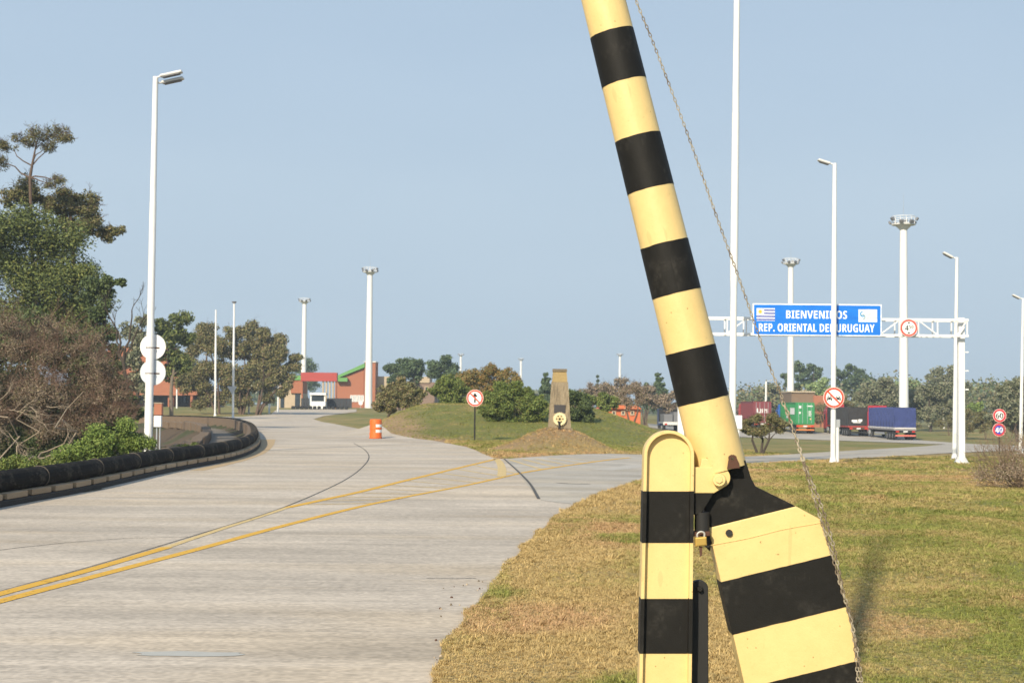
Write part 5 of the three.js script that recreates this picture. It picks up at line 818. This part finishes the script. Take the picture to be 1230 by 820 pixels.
for (const [base, lobes, lab, n] of [
  [262, [[238, 412, 17], [228, 432, 16], [250, 398, 14], [240, 452, 20], [225, 460, 14], [262, 415, 17], [258, 442, 18], [248, 470, 16], [268, 462, 14], [240, 483, 11], [260, 482, 10]], 'dry olive brown tree at the side road end of the row', 15000],
  [290, [[280, 402, 16], [298, 399, 15], [288, 422, 18], [306, 418, 16], [280, 448, 19], [302, 446, 18], [290, 468, 16], [312, 436, 13], [282, 483, 10], [298, 482, 10]], 'dry olive brown tree in the middle of the row', 14000],
  [309, [[318, 402, 12], [330, 412, 14], [322, 430, 16], [340, 424, 13], [332, 448, 16], [347, 440, 11], [318, 460, 14], [345, 458, 10], [354, 428, 7], [322, 478, 9], [336, 472, 9]], 'dry olive brown tree with leaning stems at the gate road end of the row', 12000]])
  tree({ name: 'dry_tree', label: lab, group: 'dry trees by the side road', base, D: 185 + (base % 7), n: n * 1.7, leaf: 0.33, pal: 'dry', bark: 'brown', trunks: 4, trunkR: 0.15, gap: 0.2, flat: 0.8, twig: 1, spread: 1.1, lobes });
tree({ name: 'dark_conifer', label: 'dark conifer behind the gatehouse and its mast', group: CT, base: 370, D: 410, n: 5000, leaf: 0.6, pal: 'pine', bark: 'dark', lobes: [[366, 436, 11], [373, 442, 11], [356, 440, 10], [368, 456, 13], [352, 455, 10], [374, 462, 9]] });
// --- hill and middle distance
tree({ name: 'low_tree', label: 'leaning scrubby tree with a crooked stem behind the drum', group: HT, base: 463, D: 108, n: 8500, leaf: 0.24, pal: 'dry', bark: 'dark', trunkR: 0.1, gap: 0.36, twig: 1, lobes: [[462, 476, 12], [476, 464, 13], [488, 470, 14], [472, 484, 12], [492, 482, 12], [502, 474, 10], [455, 486, 9]] });
for (const [base, D, lobes, lab] of [[480, 235, [[468, 444, 9], [480, 441, 9], [474, 455, 10]], 'smallest dark pine of the group behind the hill'], [500, 230, [[494, 434, 10], [503, 440, 10], [490, 446, 10], [499, 454, 11]], 'pointed dark pine of the group behind the hill'], [530, 228, [[522, 438, 10], [534, 436, 11], [545, 446, 10], [528, 450, 12], [540, 458, 10]], 'broad dark pine of the group behind the hill']])
  tree({ name: 'pine_tree', label: lab, group: 'dark pines behind the hill', base, D, n: 5500, leaf: 0.42, pal: 'pine', bark: 'dark', lobes });
shrub({ label: 'green bush on the left shoulder of the hill', group: HT, D: 113, base: 536, n: 9000, leaf: 0.2, pal: 'green', lobes: [[526, 466, 11], [540, 458, 12], [550, 468, 12], [535, 478, 13], [550, 484, 10]] });
shrub({ label: 'orange tinged bush on top of the hill', group: HT, D: 116, base: 585, n: 13000, leaf: 0.2, pal: 'orange', lobes: [[558, 456, 12], [574, 450, 12], [590, 448, 12], [606, 452, 12], [618, 460, 9], [566, 468, 12], [584, 464, 13], [602, 468, 12]] });
shrub({ label: 'wide dark green shrub on the hill left of the monument', group: HT, D: 89, base: 615, n: 26000, leaf: 0.16, pal: 'green', bark: 'pale', lobes: [[588, 480, 13], [602, 470, 14], [618, 466, 12], [634, 474, 12], [648, 480, 10], [595, 496, 13], [614, 488, 16], [634, 492, 14], [650, 494, 9], [582, 494, 9], [596, 504, 9], [612, 504, 10], [630, 504, 10], [645, 502, 8]] });
shrub({ label: 'dark rounded shrub on the hill right of the monument', group: HT, D: 90, base: 690, n: 12000, leaf: 0.16, pal: 'dark', lobes: [[684, 478, 12], [696, 484, 13], [706, 494, 11], [688, 498, 13], [702, 506, 10], [676, 490, 10]] });
shrub({ label: 'light green shrub beyond the hill beside the orange brick store', group: HT, D: 135, base: 718, n: 6000, leaf: 0.24, pal: 'green', lobes: [[708, 482, 8], [722, 480, 9], [736, 484, 8], [728, 490, 8]] });
function conifer(px, topY, D, wpx, label, group, pal = 'pine') { const lobes = []; const n = 7, y1 = 492; for (let k = 0; k < n; k++) { const t = k / (n - 1); lobes.push([px + (k % 2 ? 1.5 : -1.5) * t, lerp(topY + 3, y1 - 8, t), lerp(wpx * 0.16, wpx * 0.5, t)]); } tree({ name: 'conifer', label, group, base: px, D, n: 4500, leaf: 0.0022 * D, pal, bark: 'dark', lobes, sub: 6, flat: 0.6 }); }
conifer(655, 447, 200, 22, 'pointed conifer standing behind the monument', HT);
conifer(718, 449, 330, 5, 'narrow cypress far behind the bare trees', HT, 'dark');
conifer(792, 447, 230, 26, 'pointed conifer beside the striped boom', HT);
conifer(777, 458, 236, 14, 'small slim conifer beside the pointed one', HT);
for (const [base, D, lobes, lab] of [[705, 215, [[700, 474, 9], [712, 468, 9], [722, 472, 9], [708, 482, 9]], 'pale brown bare thicket nearest the monument'], [740, 205, [[732, 464, 10], [746, 460, 10], [738, 474, 11], [754, 470, 10], [748, 482, 10]], 'pale brown bare thicket over the orange brick store'], [775, 200, [[766, 466, 9], [778, 470, 9], [772, 480, 10], [786, 482, 10]], 'pale brown bare thicket beside the conifer'], [812, 192, [[800, 480, 11], [815, 476, 10], [806, 490, 11], [822, 486, 10]], 'pale brown bare thicket behind the flatbed lorry']])
  tree({ name: 'bare_thicket', category: 'thicket', label: lab, group: 'bare thickets beyond the hill', base, D, n: 4500, leaf: 0.30, pal: 'bare', bark: 'brown', trunks: 3, trunkR: 0.09, twig: 3, gap: 0.3, lobes });
tree({ name: 'forked_tree', label: 'nearly leafless forked small tree on the right slope of the hill', group: HT, base: 759, D: 118, n: 1300, leaf: 0.16, pal: 'bare', bark: 'brown', trunks: 2, trunkR: 0.085, twig: 3, sub: 6, lobes: [[748, 472, 9], [760, 465, 10], [770, 474, 9], [755, 484, 9], [766, 486, 7]] });
// --- right of the barrier
tree({ name: 'small_tree', label: 'small spreading tree on the grass island by the green container', base: gp(913, 545), D: -gp(913, 545).z, n: 8500, leaf: 0.13, pal: 'dry', bark: 'dark', trunks: 3, trunkR: 0.075, twig: 2, flat: 0.6, gap: 0.36, lobes: [[897, 507, 9], [910, 503, 9], [925, 503, 9], [939, 507, 8], [903, 517, 9], [921, 514, 9], [892, 515, 7], [937, 516, 7], [913, 521, 8]] });
tree({ name: 'round_tree', label: 'round grey green tree above the dark red container', group: RT, base: 924, D: 310, n: 5500, leaf: 0.55, pal: 'olive', bark: 'dark', lobes: [[914, 472, 9], [926, 466, 9], [936, 473, 8], [920, 482, 10], [906, 480, 6], [934, 486, 9]] });
for (const [base, lobes, lab] of [[952, [[946, 453, 6], [953, 445, 6], [948, 462, 6]], 'slimmest umbrella pine behind the green container'], [963, [[960, 440, 7], [968, 446, 7], [962, 452, 7], [966, 460, 7], [958, 464, 7]], 'tallest umbrella pine behind the mast of the green container'], [980, [[976, 441, 7], [984, 447, 8], [978, 453, 7], [974, 461, 7], [985, 463, 7]], 'umbrella pine left of the no overtaking sign'], [1012, [[1006, 446, 7], [1014, 451, 8], [1004, 456, 7], [1012, 463, 8], [1003, 467, 7]], 'umbrella pine right of the no overtaking sign'], [1028, [[1022, 443, 7], [1031, 448, 9], [1024, 457, 9], [1036, 458, 7], [1028, 467, 9], [1018, 468, 7]], 'broadest umbrella pine above the dark tarpaulin lorry'], [1044, [[1040, 456, 6], [1047, 460, 6]], 'lowest umbrella pine beside the broadest one']])
  tree({ name: 'umbrella_pine', label: lab, group: 'umbrella pines behind the lorries', base, D: 345, n: 3200, leaf: 0.6, pal: 'pine', bark: 'dark', trunkR: 0.3, lobes, sub: 6 });
for (const [base, D, lobes, pal, lab] of [[985, 300, [[978, 466, 9], [990, 462, 9], [1000, 468, 9], [984, 475, 10], [996, 478, 10]], 'pale', 'pale green tree behind the no overtaking sign'], [1095, 330, [[1086, 466, 10], [1098, 463, 10], [1108, 468, 9], [1076, 470, 9]], 'pale', 'pale green tree behind the blue lorry mast'], [1180, 380, [[1168, 470, 9], [1180, 466, 10], [1192, 470, 9], [1176, 480, 10], [1190, 482, 10]], 'pale', 'pale green tree in the gap beyond the speed signs'], [1173, 250, [[1168, 489, 6], [1176, 487, 6], [1172, 493, 6]], 'bright', 'small rounded bright green bush in the gap']])
  tree({ name: 'pale_tree', label: lab, group: RT, base, D, n: 4500, leaf: 0.0018 * D, pal, bark: 'dark', lobes });
tree({ name: 'olive_tree', label: 'grey green olive tree between the two masts', group: RT, base: 1060, D: 245, n: 11000, leaf: 0.42, pal: 'olive', bark: 'dark', trunks: 2, gap: 0.36, lobes: [[1036, 476, 11], [1048, 466, 12], [1064, 463, 12], [1074, 474, 12], [1056, 480, 14], [1040, 488, 10], [1070, 488, 12]] });
tree({ name: 'olive_tree', label: 'broad grey green olive tree right of the blue lorry', group: RT, base: 1118, D: 222, n: 15000, leaf: 0.40, pal: 'olive', bark: 'dark', trunkR: 0.24, gap: 0.36, lobes: [[1100, 478, 12], [1114, 470, 13], [1130, 470, 13], [1142, 480, 12], [1108, 490, 13], [1126, 488, 14], [1142, 494, 11], [1096, 492, 9], [1118, 502, 10]] });
tree({ name: 'tall_olive_tree', label: 'taller dark olive tree behind the gantry leg', group: RT, base: 1140, D: 275, n: 9500, leaf: 0.48, pal: 'olive', bark: 'dark', lobes: [[1118, 456, 10], [1130, 450, 11], [1142, 450, 11], [1153, 458, 10], [1160, 464, 7], [1136, 462, 12], [1150, 474, 11], [1164, 482, 10]] });
tree({ name: 'olive_tree', label: 'large grey green tree behind the red ringed speed signs', group: RT, base: 1222, D: 172, n: 17000, leaf: 0.32, pal: 'olive', bark: 'dark', trunkR: 0.2, gap: 0.36, lobes: [[1204, 472, 11], [1218, 464, 12], [1234, 460, 14], [1196, 486, 10], [1212, 484, 14], [1230, 480, 15], [1204, 500, 10], [1222, 498, 12], [1250, 480, 18], [1245, 500, 15], [1190, 500, 7]] });
for (const [base, D, lobes, lab] of [[1160, 190, [[1154, 500, 8], [1166, 496, 8], [1160, 510, 9], [1174, 508, 8]], 'brown scrub behind the gantry leg'], [1184, 188, [[1180, 502, 7], [1190, 510, 8], [1182, 514, 6]], 'brown scrub behind the speed sign post'], [986, 248, [[983, 489, 7], [991, 494, 8], [981, 500, 8], [994, 503, 7]], 'brown scrub in front of the brick warehouse corner'], [1008, 262, [[998, 494, 8], [1012, 490, 9], [1004, 504, 9]], 'brown scrub beside the brick warehouse corner'], [1092, 238, [[1084, 500, 9], [1098, 506, 9], [1076, 506, 8]], 'brown scrub behind the blue tarpaulin'], [1140, 205, [[1130, 508, 7], [1144, 506, 8], [1150, 514, 6]], 'brown scrub under the broad olive tree'], [1215, 176, [[1204, 512, 8], [1220, 510, 9], [1236, 512, 9]], 'brown scrub under the tree by the speed signs'], [1030, 240, [[1018, 488, 8], [1010, 482, 7], [1026, 494, 7]], 'brown scrub between the lorries and the warehouse']])
  shrub({ label: lab, group: 'scrub behind the lorries', base, D, n: 3500, leaf: 0.26, pal: 'dry', bark: 'brown', twig: 1, lobes });
{ // bare bush at the right edge
  const b = gp(1231, 589), D = -b.z, r = rngOf(909), t = thing('bare_bush', 'leafless brown twiggy bush on the grass in front of the speed signs', 'bush', b), w = [], cl = [];
  for (let k = 0; k < 46; k++) { const a = r() * 6.283, e = 0.25 + r() * 1.1; twigs(b.clone().add(V((r() - 0.5) * 0.5, -0.03, (r() - 0.5) * 0.5)), V(Math.cos(a) * Math.cos(e), Math.sin(e), Math.sin(a) * Math.cos(e)), 0.50 + 0.2 * r(), 0.010, 3, r, w, { wob: 0.5, up: 0.05, spread: 1.0, fork: 2 }); }
  for (let k = 0; k < 60; k++) { const a = r() * 6.283, q = 1.0 * Math.sqrt(r()); cl.push({ c: b.clone().add(V(Math.cos(a) * q, 0.12 + 1.05 * r() * (1.2 - q), Math.sin(a) * q)), r: 0.2 + 0.1 * r() }); }
  part('twigs', merge(w), std(rgb(0.27, 0.19, 0.125), 0.95), t); part('dead_leaves', foliage(cl, 6500, 0.035, PAL.bare, r, { gap: 0.3 }), M_leaf, t);
}
// the wood behind the lorry park reads as one mass
{ const r = rngOf(34), cl = []; for (let k = 0; k < 150; k++) { const px = 880 + 520 * r(), D = 300 + 60 * r(), h = 7.5 + 3.5 * vnoise(px * 0.03, 2, 9); const b = under(px, D); cl.push({ c: b.add(V(0, h * (0.2 + 0.55 * r()), 0)), r: h * (0.3 + 0.2 * r()), sx: 1.5 }); } structure('background_woodland', foliage(cl, 34000, 0.6, [...PAL.olive, ...PAL.dry, ...PAL.pine], r, { gap: 0.12, aspect: 0.8 }), M_leaf, 'stuff', 'grey green wood behind the lorry park', 'woodland'); }
// far-off wood along the horizon
{ const r = rngOf(33), cl = []; for (let k = 0; k < 620; k++) { const px = -500 + 2230 * r(), D = 520 + 240 * r(), low = px > 355 && px < 425 ? 0.35 : 1, h = (3.5 + 5 * vnoise(px * 0.02, 1, 8)) * low; const b = under(px, D); cl.push({ c: b.add(V(0, h * (0.25 + 0.5 * r()), 0)), r: h * (0.4 + 0.25 * r()), sx: 1.6 }); } const g = foliage(cl, 30000, 1.7, [...PAL.pine, ...PAL.olive, ...PAL.dark], r, { gap: 0.1, aspect: 0.8 }); structure('distant_woodland', g, M_leaf, 'stuff', 'low dark wood along the horizon', 'woodland'); }

// grass tufts on the verge, the slope and the hill
console.log('grass');
{
  const r = rngOf(2024), blades = []; const p = [], idx = [];
  for (let k = 0; k < 11; k++) { const a = r() * 6.283, q = 0.5 * r(), bx = Math.cos(a) * q, bz = Math.sin(a) * q, h = 0.55 + 0.45 * r(), ln = 0.25 + 0.75 * r(), la = r() * 6.283, w = 0.026 + 0.022 * r(), o = p.length / 3, cx = Math.cos(la), cz = Math.sin(la); p.push(bx - cz * w, 0, bz + cx * w, bx + cz * w, 0, bz - cx * w, bx - cz * w * 0.8 + cx * ln * 0.3, h * 0.6, bz + cx * w * 0.8 + cz * ln * 0.3, bx + cz * w * 0.8 + cx * ln * 0.3, h * 0.6, bz - cx * w * 0.8 + cz * ln * 0.3, bx + cx * ln, h, bz + cz * ln); idx.push(o, o + 1, o + 3, o, o + 3, o + 2, o + 2, o + 3, o + 4); }
  const g = new THREE.BufferGeometry(); g.setAttribute('position', new THREE.Float32BufferAttribute(p, 3)); g.setIndex(idx); g.computeVertexNormals();
  const spots = [], tan = 0.38;
  const sow = (d0, d1, per, size, xmin = -1e3, xmax = 1e3) => { for (let d = d0; d < d1; d += 0.5) { const a = Math.max(xmin, -tan * d - 1), b = Math.min(xmax, tan * d + 2), n = Math.round((b - a) * 0.5 * per); for (let i = 0; i < n; i++) { const x = a + r() * (b - a), dd = d + r() * 0.5; if (onRoad(x + (vnoise(x * 2.3, dd * 1.7, 66) - 0.45) * 0.16, dd)) continue; if (x < -7 && inPoly(x, dd, pitPoly)) continue; spots.push([x, dd, size]); } } };
  sow(8, 15, 2000, 0.026, -3); sow(15, 25, 950, 0.031, -3); sow(25, 45, 260, 0.044, -2); sow(45, 75, 60, 0.06, -3, 30); sow(75, 112, 24, 0.06, -12, 14);
  const im = new THREE.InstancedMesh(g, std(rgb(1, 1, 1), 0.85), spots.length), m = new THREE.Matrix4(), q = new THREE.Quaternion(), c = new THREE.Color();
  spots.forEach(([x, d, s], i) => {
    let t = dryness(x, d) + (r() - 0.5) * 0.7; const k = 0.8 + 0.45 * r(), tall = r() > 0.994 ? 1.9 : 1, sz = s * tall * (0.6 + 0.8 * r()) * (0.75 + 0.6 * vnoise(x * 0.7, d * 0.7, 71));
    q.setFromAxisAngle(V(0, 1, 0), r() * 6.283); m.compose(V(x, G(x, d) + groundBump(x, d) - 0.008, -d), q, V(sz * 1.35, sz * (0.7 + 0.5 * r()), sz * 1.35)); im.setMatrixAt(i, m);
    const u = clamp(t, 0, 1); c.setRGB(lerp(0.215, 0.49, u) * k, lerp(0.235, 0.350, u) * k, lerp(0.042, 0.145, u) * k); const rs = sstep(0.45, 0.75, vnoise(x * 0.6, d * 0.4, 73)) * u * (0.4 + 0.6 * r()); c.r *= 1 + 0.06 * rs; c.g *= 1 - 0.10 * rs; c.b *= 1 + 0.12 * rs; if (r() > 0.97) c.multiplyScalar(1.35); im.setColorAt(i, c);
  });
  im.name = 'grass'; im.userData = { kind: 'stuff', label: 'short dry and green grass covering the verges and slopes', category: 'grass' }; im.castShadow = im.receiveShadow = true; scene.add(im); console.log('tufts', spots.length);
}
renderer.render(scene, camera);
